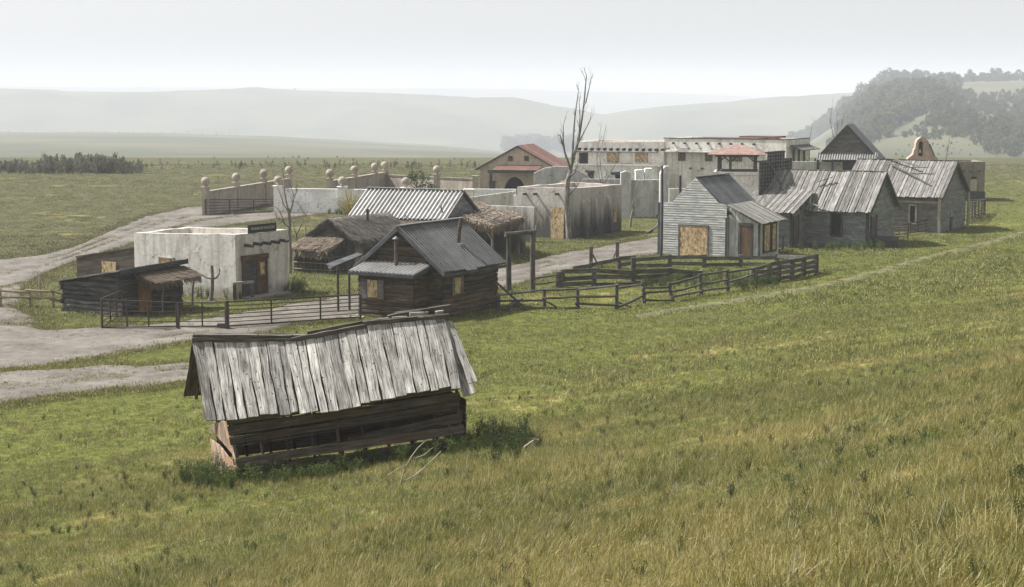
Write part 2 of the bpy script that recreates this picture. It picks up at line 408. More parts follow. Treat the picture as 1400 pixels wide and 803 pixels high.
M['doorbrown'] = wood('brown_door', (.05, .03, .02), (.12, .072, .045), (.19, .115, .07), (1, 12), .85, 1.15, .4)
M['dooror'] = wood('orange_brown_door', (.17, .085, .04), (.27, .145, .07), (.34, .19, .10), (1, 8), .9, 1.1, .2)
M['bark'] = wood('dead_grey_bark', (.07, .062, .055), (.19, .175, .16), (.36, .34, .32), (1.5, 9), .8, 1.15, .5)
M['twig'] = plain('pale_dead_twig', (.38, .34, .29), .9, .3)
M['white'] = plaster('white_plaster', (.82, .80, .76), (.70, .665, .61), (.44, .39, .34), .55)
M['whitewall'] = plaster('painted_white_wall', (.86, .86, .85), (.78, .78, .77), (.6, .6, .59), .2)
M['adobe'] = plaster('pale_grey_adobe', (.64, .62, .59), (.50, .475, .445), (.33, .30, .27), .6, foot=(.45, (.24, .205, .17), .6))
M['adobegrey'] = plaster('grey_adobe', (.52, .515, .505), (.38, .38, .375), (.22, .215, .21), .55)
M['adobetan'] = plaster('tan_plaster', (.47, .40, .32), (.38, .32, .26), (.26, .22, .18), .35)
M['adobepost'] = plaster('tan_wall_plaster', (.44, .385, .325), (.33, .285, .24), (.17, .15, .13), .5)
M['hacienda'] = plaster('cream_plaster', (.50, .43, .335), (.42, .36, .28), (.28, .24, .19), .3)
M['ruin'] = plaster('stained_ruin_plaster', (.50, .475, .445), (.42, .385, .35), (.25, .22, .20), .35, foot=(1.9, (.045, .042, .042), .92))
M['pinkruin'] = plaster('pinkish_ruin_plaster', (.50, .38, .31), (.36, .27, .22), (.2, .15, .13), .4)
M['brownblock'] = plaster('brown_block_plaster', (.24, .205, .18), (.19, .165, .15), (.10, .09, .085), .4)
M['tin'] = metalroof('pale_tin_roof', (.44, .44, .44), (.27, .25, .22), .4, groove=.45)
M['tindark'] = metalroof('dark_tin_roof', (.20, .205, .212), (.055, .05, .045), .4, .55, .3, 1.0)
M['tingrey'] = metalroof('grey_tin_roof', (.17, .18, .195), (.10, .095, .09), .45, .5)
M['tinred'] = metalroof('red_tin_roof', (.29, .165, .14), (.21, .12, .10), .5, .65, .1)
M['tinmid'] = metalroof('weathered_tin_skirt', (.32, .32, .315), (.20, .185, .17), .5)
M['pipe'] = plain('rusty_brown_pipe', (.07, .055, .05), .6, .35, .4)
M['ironrust'] = plain('rusty_stovepipe', (.10, .075, .065), .7, .5, .3)
M['osb'] = osbmat()
M['thatch'] = wood('brown_thatch_straw', (.10, .08, .06), (.27, .215, .165), (.44, .37, .30), (3, 30), .5, 1.4, .3)
M['thatchgrey'] = wood('grey_thatch_straw', (.065, .06, .055), (.19, .175, .16), (.34, .32, .295), (3, 30), .5, 1.4, .3)
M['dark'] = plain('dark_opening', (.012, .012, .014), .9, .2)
M['signboard'] = plain('dark_sign_board', (.016, .02, .02), .6, .3)
M['signtext'] = plain('pale_sign_paint', (.42, .42, .38), .8, .2)
M['tile'] = plaster('pinkish_tile', (.33, .225, .19), (.26, .175, .15), (.15, .10, .09), .5)
M['rock'] = plain('pale_stone', (.34, .32, .30), .9, .3)
# ------------------------------------------------------------------ ground colour, shared by soil sheet and grass
def grass_colour(nt, bright=1.0):
    pos = nd(nt, 'ShaderNodeNewGeometry').outputs['Position']
    sp = nd(nt, 'ShaderNodeSeparateXYZ'); nt.links.new(pos, sp.inputs[0])
    flat = mapping(nt, pos, (1, 1, .0))
    n1 = noise(nt, flat, .10, 4, .6, .3); n2 = noise(nt, flat, .55, 4, .6, .2); n3 = noise(nt, flat, 2.6, 3, .6)
    green = mixc(nt, ramp(nt, n3, [(.35, 0.0), (.65, 1.0)]), (.092, .113, .023), (.175, .188, .050))
    dry = mixc(nt, ramp(nt, n3, [(.35, 0.0), (.65, 1.0)]), (.245, .20, .055), (.39, .345, .145))
    # the level ground below is grazed shorter and duller
    dl = mth(nt, 'ADD', mth(nt, 'ADD', mth(nt, 'MULTIPLY', sp.outputs[0], .8), mth(nt, 'MULTIPLY', sp.outputs[1], -.6)), 42.0)
    lv = nd(nt, 'ShaderNodeMapRange'); lv.inputs[1].default_value = 2; lv.inputs[2].default_value = -40; nt.links.new(dl, lv.inputs[0])
    green = mixc(nt, lv.outputs[0], green, mixc(nt, ramp(nt, n2, [(.35, 0.0), (.65, 1.0)]), (.075, .079, .036), (.135, .134, .068)))
    # the hillside dries out towards its top
    d = mth(nt, 'ADD', mth(nt, 'MULTIPLY', sp.outputs[0], .8), mth(nt, 'MULTIPLY', sp.outputs[1], -.6))
    d = mth(nt, 'ADD', d, 42.0)
    up = nd(nt, 'ShaderNodeMapRange'); up.inputs[1].default_value = 4; up.inputs[2].default_value = 44
    up.inputs[3].default_value = -.25; up.inputs[4].default_value = .07; nt.links.new(d, up.inputs[0])
    f = mth(nt, 'ADD', mth(nt, 'ADD', mth(nt, 'MULTIPLY', n1, 1.1), mth(nt, 'MULTIPLY', n2, .75)), up.outputs[0])
    f = ramp(nt, f, [(.80, 0.0), (1.18, 1.0)])
    return mixc(nt, f, green, dry), n2, n3, flat, pos
def soilmat():
    m, nt, bs = newmat('meadow_ground')
    col, n2, n3, flat, pos = grass_colour(nt)
    n5 = noise(nt, flat, 7.0, 4, .65)
    col = mixc(nt, 1.0, col, ramp(nt, n5, [(.3, .55), (.7, 1.1)]), 'MULTIPLY')
    nf = noise(nt, flat, .02, 5, .6); 
    col = mixc(nt, ramp(nt, nf, [(.55, 0.0), (.75, .5)]), col, (.09, .085, .05))
    # dry scrub past the meadow, greyer, with hill slope shade put into its colour
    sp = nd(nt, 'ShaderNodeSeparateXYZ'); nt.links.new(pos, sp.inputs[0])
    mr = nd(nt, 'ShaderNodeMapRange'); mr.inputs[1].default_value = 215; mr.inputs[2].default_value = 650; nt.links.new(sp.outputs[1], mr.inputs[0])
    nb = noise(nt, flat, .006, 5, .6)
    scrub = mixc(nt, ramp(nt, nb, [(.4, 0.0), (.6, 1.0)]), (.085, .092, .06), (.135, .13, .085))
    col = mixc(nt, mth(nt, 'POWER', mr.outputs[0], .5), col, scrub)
    nt.links.new(col, bs.inputs['Base Color']); bs.inputs['Roughness'].default_value = 1.0
    bs.inputs['Specular IOR Level'].default_value = .05
    bump(nt, bs, n5, .8, .12); return m
def dirtmat():
    m, nt, bs = newmat('pale_dirt')
    pos = nd(nt, 'ShaderNodeNewGeometry').outputs['Position']
    n1 = noise(nt, pos, .35, 5, .6); n2 = noise(nt, pos, 3.2, 6, .7); n3 = noise(nt, pos, 24., 4, .7)
    col = mixc(nt, ramp(nt, n1, [(.35, 0.0), (.65, 1.0)]), (.115, .10, .086), (.215, .195, .172))
    col = mixc(nt, 1.0, col, ramp(nt, n2, [(.3, .62), (.7, 1.18)]), 'MULTIPLY')
    col = mixc(nt, ramp(nt, n3, [(.62, 0.0), (.72, .6)]), col, (.09, .08, .07))
    nt.links.new(col, bs.inputs['Base Color']); bump(nt, bs, n2, .6, .08); return m
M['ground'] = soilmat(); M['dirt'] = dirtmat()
M['path'] = plain('trodden_path', (.125, .118, .058), 1.0, .5, sc=1.2)
def build_ground():
    th = np.concatenate([np.radians(np.arange(-36, 36.01, .25)), np.radians(np.arange(41, 324, 6.0))])
    rr = 1.2*1.021**np.arange(0, 450); rr = rr[rr < 13000]
    nT, nR = len(th), len(rr)
    A, B = np.meshgrid(th, rr)
    X = B*np.sin(A); Y = B*np.cos(A); Z = H(X, Y)
    # beyond the hills and behind the camera the land runs level
    Z = np.where((Y < 0) | (np.abs(A) > R(36.5)) & (np.abs(A-2*np.pi) > R(36.5)), np.clip(Z, -30, 20), Z)
    verts = np.stack([X.ravel(), Y.ravel(), Z.ravel()], 1)
    verts = np.vstack([verts, [[0, 0, Hs(0, 0.1)]]])
    i = np.arange(nR-1)[:, None]*nT; j = np.arange(nT)[None, :]; j2 = (j+1) % nT
    q = np.stack([i+j, i+j2, i+nT+j2, i+nT+j], -1).reshape(-1, 4)[:, ::-1]
    c = len(verts)-1
    faces = q.tolist() + [[c, (k+1) % nT, k][::-1] for k in range(nT)]
    me = bpy.data.meshes.new('ground'); me.from_pydata(verts.tolist(), [], faces)
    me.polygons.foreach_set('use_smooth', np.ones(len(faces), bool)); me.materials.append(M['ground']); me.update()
    o = bpy.data.objects.new('ground', me); COL.objects.link(o); o['kind'] = 'structure'
    return o
build_ground()
ROADS = []     # outlines used to keep grass off
MIDS = []      # centre lines of the wheel tracks
FOOT = []      # building footprints, the same
def resample(pl, n):
    P = np.array([(p.x, p.y) for p in pl]); s = np.concatenate([[0], np.cumsum(np.hypot(*np.diff(P, axis=0).T))])
    t = np.linspace(0, s[-1], n); return np.stack([np.interp(t, s, P[:, 0]), np.interp(t, s, P[:, 1])], 1)
def road(name, up, lo, n=120, k=8, amp=.35, lift=.045, mat='dirt'):
    a = resample([gt(*p) for p in up], n); b = resample([gt(*p) for p in lo], n)
    na = fbm(a[:, 0]*.7, a[:, 1]*.7, 51)*amp; nb = fbm(b[:, 0]*.7, b[:, 1]*.7, 52)*amp
    dr = (a-b)/np.maximum(np.hypot(*(a-b).T), .1)[:, None]
    a = a + dr*na[:, None]; b = b + dr*nb[:, None]
    t = np.linspace(0, 1, k)[None, :, None]
    P = a[:, None, :]*(1-t) + b[:, None, :]*t
    Z = H(P[..., 0], P[..., 1]) + lift + .03*fbm(P[..., 0]*1.3, P[..., 1]*1.3, 61)
    if k >= 20:
        tt = np.linspace(0, 1, k)[None, :]; wob = .05*fbm(a[:, 0]*.1, a[:, 1]*.1, 71)[:, None]
        for c in (.30, .62): Z -= .07*np.exp(-((tt-c-wob)/.07)**2)
        Z += .045
        MIDS.append(a*(.54-wob)+b*(.46+wob))
    Z[:, 0] -= .08; Z[:, -1] -= .08
    V = np.concatenate([P, Z[..., None]], 2).reshape(-1, 3)
    F = [[i*k+j, i*k+j+1, i*k+k+j+1, i*k+k+j] for i in range(n-1) for j in range(k-1)]
    me = bpy.data.meshes.new(name); me.from_pydata(V.tolist(), [], F); me.materials.append(M[mat])
    me.polygons.foreach_set('use_smooth', np.ones(len(F), bool)); me.update()
    if me.polygons[0].normal.z < 0: me.flip_normals()
    o = bpy.data.objects.new(name, me); COL.objects.link(o); o['kind'] = 'structure'
    ROADS.append(np.vstack([a, b[::-1]])); return o
road('dirt_road', [(-60,440),(0,446),(60,452),(130,450),(200,447),(250,441),(320,431),(400,418),(470,407),(560,393),(700,364),(760,350),(820,339),(900,325),(1000,310),(1100,298)],
     [(-60,520),(0,509),(60,502),(130,488),(200,477),(262,467),(320,462),(400,446),(470,437),(560,420),(700,391),(760,374),(820,363),(900,347),(1000,330),(1100,312)], 220, 24, .9)
road('dirt_lane', [(-60,522),(0,513),(100,505),(200,501),(262,499),(330,497)], [(-60,566),(0,552),(100,541),(200,530),(245,524),(330,515)], 90, 22, .6)
road('dirt_track', [(-60,372),(0,357),(60,349),(100,340),(150,318),(200,297),(260,284),(320,281)], [(-60,400),(0,396),(40,386),(80,366),(120,353),(180,335),(215,318),(270,302),(320,297)], 160, 22, amp=.9, lift=.05)
road('dirt_yard', [(-60,395),(-60,420),(-60,455)], [(44,384),(34,404),(22,424),(62,440),(70,456)], 50, 10, .8, .055)
road('gravel_yard', [(250,300),(300,295),(400,287),(470,284)], [(236,319),(300,311),(340,306),(420,296),(470,291)], 60, 8, .8, .055)
road('field_path', [(870,430),(1000,409),(1130,386),(1280,346.5),(1420,310)], [(870,436),(1000,416),(1130,394),(1280,353.5),(1420,317)], 120, 6, .5, .04, 'path')
# ================================================================== leaning shed in the foreground
def lerp(a, b, t): return a + (b-a)*t
def pl_at(pl, t):
    """point at fraction t of a polyline of Vectors"""
    L = [0]
    for k in range(len(pl)-1): L.append(L[-1]+(pl[k+1]-pl[k]).length)
    s = t*L[-1]
    for k in range(len(pl)-1):
        if s <= L[k+1] or k == len(pl)-2: return lerp(pl[k], pl[k+1], (s-L[k])/max(L[k+1]-L[k], 1e-6))
def rough_board(g, quad, th, n, segs=9, wob=.012, uvs=1.0):
    """hand-cut board: quad corners (top-left, top-right, bottom-right, bottom-left), thickness th along n"""
    a, b, c, d = [Vector(q) for q in quad]; n = Vector(n).normalized(); pts = []
    uo, vo = random.random()*40, random.random()*40; L = ((a-d).length+(b-c).length)/2; W = (b-a).length
    jl = random.uniform(0, 9); jr = random.uniform(0, 9); bow = random.uniform(-.012, .012)
    for k in range(segs+1):
        t = k/segs; l = lerp(a, d, t); r = lerp(b, c, t); s = (r-l).normalized()
        wl = wob*(math.sin(t*7+jl)+.6*math.sin(t*17+jl*2)); wr = wob*(math.sin(t*6+jr)+.6*math.sin(t*15+jr*2))
        if k in (0, segs): wl *= .5; wr *= .5
        h = n*(bow*math.sin(math.pi*t))
        l = l+s*wl+h; r = r+s*wr+h
        pts += [l, r, r+n*th, l+n*th]
    fs, us = [], []
    for k in range(segs):
        u0 = uo+L*k/segs*uvs; u1 = uo+L*(k+1)/segs*uvs; per = [0, W, W+th, 2*W+th, 2*W+2*th]
        for e in range(4):
            fs.append([4*k+e, 4*k+(e+1) % 4, 4*k+4+(e+1) % 4, 4*k+4+e][::-1])
            us.append([(u0, vo+per[e]), (u0, vo+per[e+1]), (u1, vo+per[e+1]), (u1, vo+per[e])][::-1])
    for f in ([0, 1, 2, 3], [4*segs+3, 4*segs+2, 4*segs+1, 4*segs]):
        fs.append(f); us.append([(uo, vo), (uo, vo+W), (uo+th, vo+W), (uo+th, vo)])
    g.add(pts, fs, us)
FS = Frame(gt(322, 658), 19)
SHED_D = 2.5
def sroof(): 
    f = FS
    T = fthing(f, 'leaning_shed', 'collapsing grey board shed leaning left in the foreground meadow', 'shed')
    ridge = [f.py_(x, y, SHED_D/2) for x, y in [(263,467),(330,468),(400,466),(440,459),(500,446),(540,441),(580,438),(608,436)]]
    eave = [f.py_(x, y, -.42) for x, y in [(281,578),(320,575),(352,571),(400,568),(430,565),(460,560),(500,553),(540,545),(574,539),(605,534),(630,529)]]
    nrm = (eave[-1]-eave[0]).cross(ridge[0]-eave[0]).normalized()
    if nrm.z < 0: nrm = -nrm
    ws = [random.uniform(.75, 1.3) for _ in range(24)]; tot = sum(ws); acc = 0
    for i, w in enumerate(ws):
        t0 = acc/tot; acc += w; t1 = acc/tot
        gap = .0018+random.random()*.0022
        h = nrm*(.012+(i % 2)*.012+random.random()*.014)
        tw0 = random.uniform(-.0015, .0015); tw1 = random.uniform(-.002, .002)
        ext = random.uniform(-.05, .07)
        a = pl_at(ridge, max(0, t0+gap*.4+tw0)); b = pl_at(ridge, min(1, t1-gap*.4+tw0))
        d = pl_at(eave, max(0, t0+gap+tw1)); c = pl_at(eave, min(1, t1-gap+tw1))
        dn = (d-a).normalized(); d = d+dn*ext; c = c+dn*(ext+random.uniform(-.03, .03))
        g = G(); rough_board(g, (a+h, b+h, c+h, d+h), .028, nrm); g.build('roof_board', M['roofboard'], T)
    for i in range(23):  # dark under-layer added so the gaps between roof boards read dark
        t0, t1 = max(0, (i-.1)/23), min(1, (i+1.1)/23); h = nrm*(-.03-.01*(i % 2))
        g = G(); rough_board(g, (pl_at(ridge, t0)+h, pl_at(ridge, t1)+h, pl_at(eave, t1)+h+(pl_at(ridge, t1)-pl_at(eave, t1))*.05, pl_at(eave, t0)+h+(pl_at(ridge, t0)-pl_at(eave, t0))*.05), .02, nrm, 3, .004); g.build('under_board', M['darkplank'], T)
    # two loose boards at the right rake, slid down
    for (p0, p1, q0, q1, k) in [((598,440),(610,441),(633,545),(650,540),.05), ((612,440),(619,443),(640,527),(652,523),.03)]:
        a = f.py_(*p0, SHED_D/2)+nrm*k; b = f.py_(*p1, SHED_D/2)+nrm*k; d = f.py_(*q0, -.42)+nrm*k; c = f.py_(*q1, -.42)+nrm*k
        g = G(); rough_board(g, (a, b, c, d), .028, nrm); g.build('roof_board', M['roofboard'], T)
    # rear slope
    rear = [Vector((p.x, SHED_D+.38, p.z)) for p in eave]
    nr = Vector((-nrm.x, -nrm.y, nrm.z))
    for i in range(17):
        t0, t1 = i/17, (i+.95)/17
        a = pl_at(ridge, t0); b = pl_at(ridge, t1); d = pl_at(rear, t0); c = pl_at(rear, t1)
        up = (a-d).normalized()
        k = random.uniform(-.02, .03) if i < 12 else random.uniform(.02, .16)
        g = G(); rough_board(g, (b+up*k, a+up*k, d, c), .028, nr, 4); g.build('roof_board', M['roofboard'] if i > 11 else M['ridgeboard'], T)
    # ridge boards
    def rb(x0, y0, x1, y1, w, dy, th=.035, mat='ridgeboard', lean=.25):
        p = f.py_(x0, y0, SHED_D/2-dy); q = f.py_(x1, y1, SHED_D/2-dy)
        g = G(); g.beam(p, q, th, w, up=(0, -lean, 1), wob=.008, seg=7); g.build('ridge_board', M[mat], T)
    rb(262, 466, 402, 467, .13, .07); rb(263, 459.5, 430, 460, .13, .0, .05, 'roofboard', .9)
    rb(398, 466, 500, 447, .14, .09); rb(420, 456, 505, 440, .10, .03)
    rb(496, 444, 614, 433, .15, .07); rb(445, 453, 520, 437, .05, -.03); rb(530, 433, 616, 418, .06, -.12, .06); rb(540, 428, 612, 420, .04, -.2)
    for x0, x1, y in [(517,531,439),(536,556,437),(560,585,431),(595,606,429)]:
        p = f.py_(x0, y, SHED_D/2+.05); q = f.py_(x1, y-1.5, SHED_D/2+.05)
        g = G(); g.beam(p, q, .035, .13, up=(0, -.5, 1), wob=.006, seg=2); g.build('ridge_board', M['roofboard'], T)
    # front wall planks
    def fx_l(y): return 309+(y-575)/83*14
    def fx_r(y): return 625+(y-531)/85*16
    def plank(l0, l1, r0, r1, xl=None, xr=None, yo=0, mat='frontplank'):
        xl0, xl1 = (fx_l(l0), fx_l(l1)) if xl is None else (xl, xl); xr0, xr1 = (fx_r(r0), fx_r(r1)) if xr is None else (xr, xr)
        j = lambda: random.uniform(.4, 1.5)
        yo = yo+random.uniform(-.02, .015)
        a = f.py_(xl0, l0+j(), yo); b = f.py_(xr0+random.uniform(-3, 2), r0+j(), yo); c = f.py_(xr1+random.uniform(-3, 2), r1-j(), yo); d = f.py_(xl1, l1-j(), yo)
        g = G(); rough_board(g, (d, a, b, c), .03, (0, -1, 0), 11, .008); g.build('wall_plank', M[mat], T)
    plank(568, 582, 522, 535); plank(582.5, 597, 535.5, 548); plank(597.6, 610, 548.6, 560)
    plank(597, 606.5, 562.5, 578, xl=476); plank(610.5, 612.5, 560.5, 562, xl=None)
    plank(626, 640, 579, 593); plank(642, 649.5, 595, 602.5); plank(650, 662, 603, 612); plank(662.5, 668, 612.5, 620)
    # studs
    L = f.lx(636)
    for k in range(10):
        x = .1 + (L-.15)*k/9; zt = lerp(f.py_(310, 580, 0).z, f.py_(628, 533, 0).z, k/9)
        for y in (.06, SHED_D-.06):
            g = G(); g.beam((x+.04, y, -.1), (x-.14, y, zt+.05), .06, .06, up=(0, 1, 0)); g.build('stud', M['darkplank'], T)
    # rear wall planks with light slits between
    for k in range(9):
        z0 = -.02+k*.16; z1 = z0+.16-(.0 if k not in (2, 3, 4, 6) else .02)
        zz = .34; 
        g = G(); rough_board(g, ((0, SHED_D, z0), (0, SHED_D, z1), (L, SHED_D, z1+zz), (L, SHED_D, z0+zz)), .03, (0, 1, 0), 6, .008)
        g.build('wall_plank', M['darkplank'], T)
    # left end: planks hanging askew
    for q in ([(286,582),(305,575),(317,619),(300,599)], [(288,600),(301,609),(323,638),(322,649),(308,634),(292,620)], [(291,622),(306,634),(317,645),(316,654),(304,648),(292,640)], [(305,575),(311,578),(324,640),(318,620)]):
        poly = [f.px_(x, y, -.01) for x, y in q]
        P = [Vector((0, p.y, p.z)) for p in poly]
        g = G(); uo = random.random()*20
        n = len(P); pts = P+[p+Vector((-.03, 0, 0)) for p in P]
        dd = Vector((0, -.75, -.66)); ee = Vector((0, -.66, .75))
        fs = [list(range(n)), [n+k for k in range(n)][::-1]]+[[k, (k+1) % n, n+(k+1) % n, n+k][::-1] for k in range(n)]
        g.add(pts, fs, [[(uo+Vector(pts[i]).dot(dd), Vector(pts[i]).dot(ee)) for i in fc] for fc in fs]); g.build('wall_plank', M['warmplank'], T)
    # right end and gables
    zr = f.py_(628, 533, 0).z
    for k in range(7):
        g = G(); rough_board(g, ((L, .0, .32+k*.17), (L, 0, .32+k*.17+.155), (L, SHED_D, .32+k*.17+.155), (L, SHED_D, .32+k*.17)), .03, (1, 0, 0), 4, .006)
        g.build('wall_plank', M['darkplank'], T)
    for x, e, r_ in ((L-.12, eave[-1], ridge[-1]),):
        for k in range(4):
            t = (k+.5)/4.6; zc = lerp(zr, r_.z, t); hw = SHED_D/2*(1-t)
            g = G(); g.beam((lerp(x, r_.x, t), SHED_D/2-hw, zc), (lerp(x, r_.x, t), SHED_D/2+hw, zc), .03, .2, up=(0, 0, 1)); g.build('gable_board', M['darkplank'], T)
    # rafters under the roof
    for k in range(6):
        t = (k+.3)/6
        a = pl_at(ridge, t)-nrm*.06; d = pl_at(eave, t)-nrm*.06+(a-pl_at(eave, t)).normalized()*.06; e = pl_at(rear, t)-nr*.06
        for q in (d, e):
            g = G(); g.beam(a, q, .06, .09, up=(0, 0, 1)); g.build('rafter', M['darkplank'], T)
    FOOT.append([f.w(-.1, -.05), f.w(L+.1, -.05), f.w(L+.1, SHED_D), f.w(-.1, SHED_D)])
    return T
sroof()
# ================================================================== helpers for buildings
V3 = Vector
def clap(g, o, u, n, z0, z1, lim, step=.13, th=.03):
    """lap siding in a vertical wall: o origin, u along, n out, lim(z) -> (x0, x1)"""
    o, u, n = V3(o), V3(u), V3(n); z = z0; up = V3((0, 0, 1))
    while z < z1-1e-4:
        zt = min(z+step, z1); a0, a1 = lim(z); b0, b1 = lim(zt)
        if a1-a0 < .02: break
        uo, vo = random.random()*30, random.random()*30
        pb = [o+u*a0+up*z, o+u*a1+up*z]; pt = [o+u*b0+up*zt, o+u*b1+up*zt]
        t0 = th*random.uniform(.85, 1.15)
        pts = [pb[0], pb[1], pb[1]+n*t0, pb[0]+n*t0, pt[0], pt[1], pt[1]+n*t0*.4, pt[0]+n*t0*.4]
        fs = [[0, 1, 2, 3], [3, 2, 6, 7], [7, 6, 5, 4], [0, 3, 7, 4], [1, 5, 6, 2], [0, 4, 5, 1]]
        W = a1-a0
        us = [[(uo, vo), (uo+W, vo), (uo+W, vo+t0), (uo, vo+t0)], [(uo, vo), (uo+W, vo), (uo+W, vo+step), (uo, vo+step)]]+[[(uo, vo)]*4]*4
        g.add(pts, fs, us); z = zt
def logs(g, o, u, n, z0, z1, lim, d=.2, ends=.12, hew=True):
    o, u, n = V3(o), V3(u), V3(n); z = z0+d/2; up = V3((0, 0, 1))
    while z < z1:
        x0, x1 = lim(z); x0 -= ends*random.random(); x1 += ends*random.random()
        if x1-x0 < .1: break
        w = d*random.uniform(.9, 1.04); t = d*random.uniform(.55, .8)
        m = 5; pts = []
        prof = [(-.5, -.3), (-.5, .3), (-.2, .5), (.2, .5), (.5, .3), (.5, -.3)]
        uo, vo = random.random()*30, random.random()*30
        for k in range(m+1):
            c = o+u*(x0+(x1-x0)*k/m)+up*(z+random.uniform(-.012, .012))+n*random.uniform(-.012, .012)
            pts += [c+up*(a*w)+n*(b*t) for a, b in prof]
        fs, us = [], []
        for k in range(m):
            for e in range(6):
                e2 = (e+1) % 6; fs.append([6*k+e, 6*k+e2, 6*k+6+e2, 6*k+6+e])
                l0, l1 = uo+(x1-x0)*k/m, uo+(x1-x0)*(k+1)/m
                us.append([(l0, vo+e*.06), (l0, vo+e*.06+.06), (l1, vo+e*.06+.06), (l1, vo+e*.06)])
        fs += [[5, 4, 3, 2, 1, 0], [6*m+i for i in range(6)]]; us += [[(0, 0)]*6]*2
        g.add(pts, fs, us); z += d
def roof_boards(T, name, mat, r0, r1, e0, e1, n, th=.03, ragged=.12, lift=.02, jit=.35, segs=3):
    """separate boards from the ridge r0-r1 down to the eave e0-e1"""
    r0, r1, e0, e1 = map(V3, (r0, r1, e0, e1)); nrm = (e1-e0).cross(r0-e0).normalized()
    if nrm.z < 0: nrm = -nrm
    cuts = [(i+random.uniform(-jit, jit)*.6*(0 < i < n))/n for i in range(n+1)]
    for i in range(n):
        t0, t1 = cuts[i]+.002, cuts[i+1]-.002; h = nrm*(random.random()*lift+(i % 2)*.012)
        k = random.uniform(-.5, 1)*ragged
        a, b, c, d = lerp(r0, r1, t0), lerp(r0, r1, t1), lerp(e0, e1, t1), lerp(e0, e1, t0)
        dn = (d-a).normalized(); sk = (r1-r0).normalized()*random.uniform(-.03, .03)
        g = G(); rough_board(g, (a+h, b+h, c+h+dn*k+sk, d+h+dn*k+sk), th, nrm, segs, .006); g.build(name, mat, T)
def sheets(T, name, mat, o, u, v, total_ribs, n, amp, th=.006, lift=.012, ragged=.05):
    """corrugated sheets laid side by side; o ridge corner, u along the ridge, v down the slope"""
    o, u, v = V3(o), V3(u), V3(v); nrm = u.cross(v).normalized(); s = 1 if nrm.z > 0 else -1
    for i in range(n):
        a = i/n; w = 1/n
        oo = o+u*a+nrm*s*(lift*(i % 2)); vv = v*(1+random.uniform(-ragged, ragged)*.6)
        g = G(); r = max(1, round(total_ribs/n)); g.corr(oo, u*(w*1.01), vv, r, amp*s, th=th*s); g.build(name, mat, T)
def slab(g, o, u, v, t):
    o, u, v = V3(o), V3(u), V3(v); n = u.cross(v).normalized()
    if n.z < 0: n = -n
    g.prism([o, o+u, o+u+v, o+v], -n*t)
def thatch(g, o, u, v, n, L=.5, w=.05, droop=.35, fringe=True, th=.14):
    """straw over a slope: o upper corner, u along, v down"""
    o, u, v = V3(o), V3(u), V3(v); nr = u.cross(v).normalized()
    if nr.z < 0: nr = -nr
    slab(g, o, u, v, th); vd = v.normalized(); ud = u.normalized()
    for i in range(n):
        a, b = random.random(), random.random()**.9
        p = o+u*a+v*b+nr*random.uniform(.0, .05)
        d = vd+ud*random.uniform(-.35, .35)+nr*random.uniform(-.02, .22)
        g.straw(p, d, L*random.uniform(.5, 1.2), w*random.uniform(.5, 1.4), nr)
    if fringe:
        for e0, e1, cnt in ((o+v, o+v+u, int(n*.35)), (o, o+v, int(n*.1)), (o+u, o+u+v, int(n*.1))):
            for i in range(cnt):
                p = lerp(e0, e1, random.random())+nr*random.uniform(-th, .03)
                g.straw(p, V3((random.uniform(-.3, .3), random.uniform(-.3, .3), -1))+vd*.5, droop*random.uniform(.3, 1.2), w*random.uniform(.5, 1.2), vd)
def panel(T, f, name, mat, pts, n, th=.03, frame=None, fw=.06, label=None):
    """flat board with an optional frame round it, standing proud along n; pts in local order bl, br, tr, tl"""
    P = [V3(p) for p in pts]; n = V3(n)
    g = G(); g.prism([p+n*.035 for p in P], n*th); o = g.build(name, mat, T, label=label)
    if frame:
        c = sum(P, V3((0, 0, 0)))/4
        g = G()
        for k in range(4):
            a, b = P[k], P[(k+1) % 4]; d = (b-a).normalized()*fw*.5
            g.beam(a-d+n*.05, b+d+n*.05, fw, .10, up=n)
        g.build('frame', frame, o)
    return o
def foot(f, x0, x1, y0, y1): FOOT.append([f.w(x0, y0), f.w(x1, y0), f.w(x1, y1), f.w(x0, y1)])
Nf, Nr, Nl, Nb = (0, -1, 0), (1, 0, 0), (-1, 0, 0), (0, 1, 0)

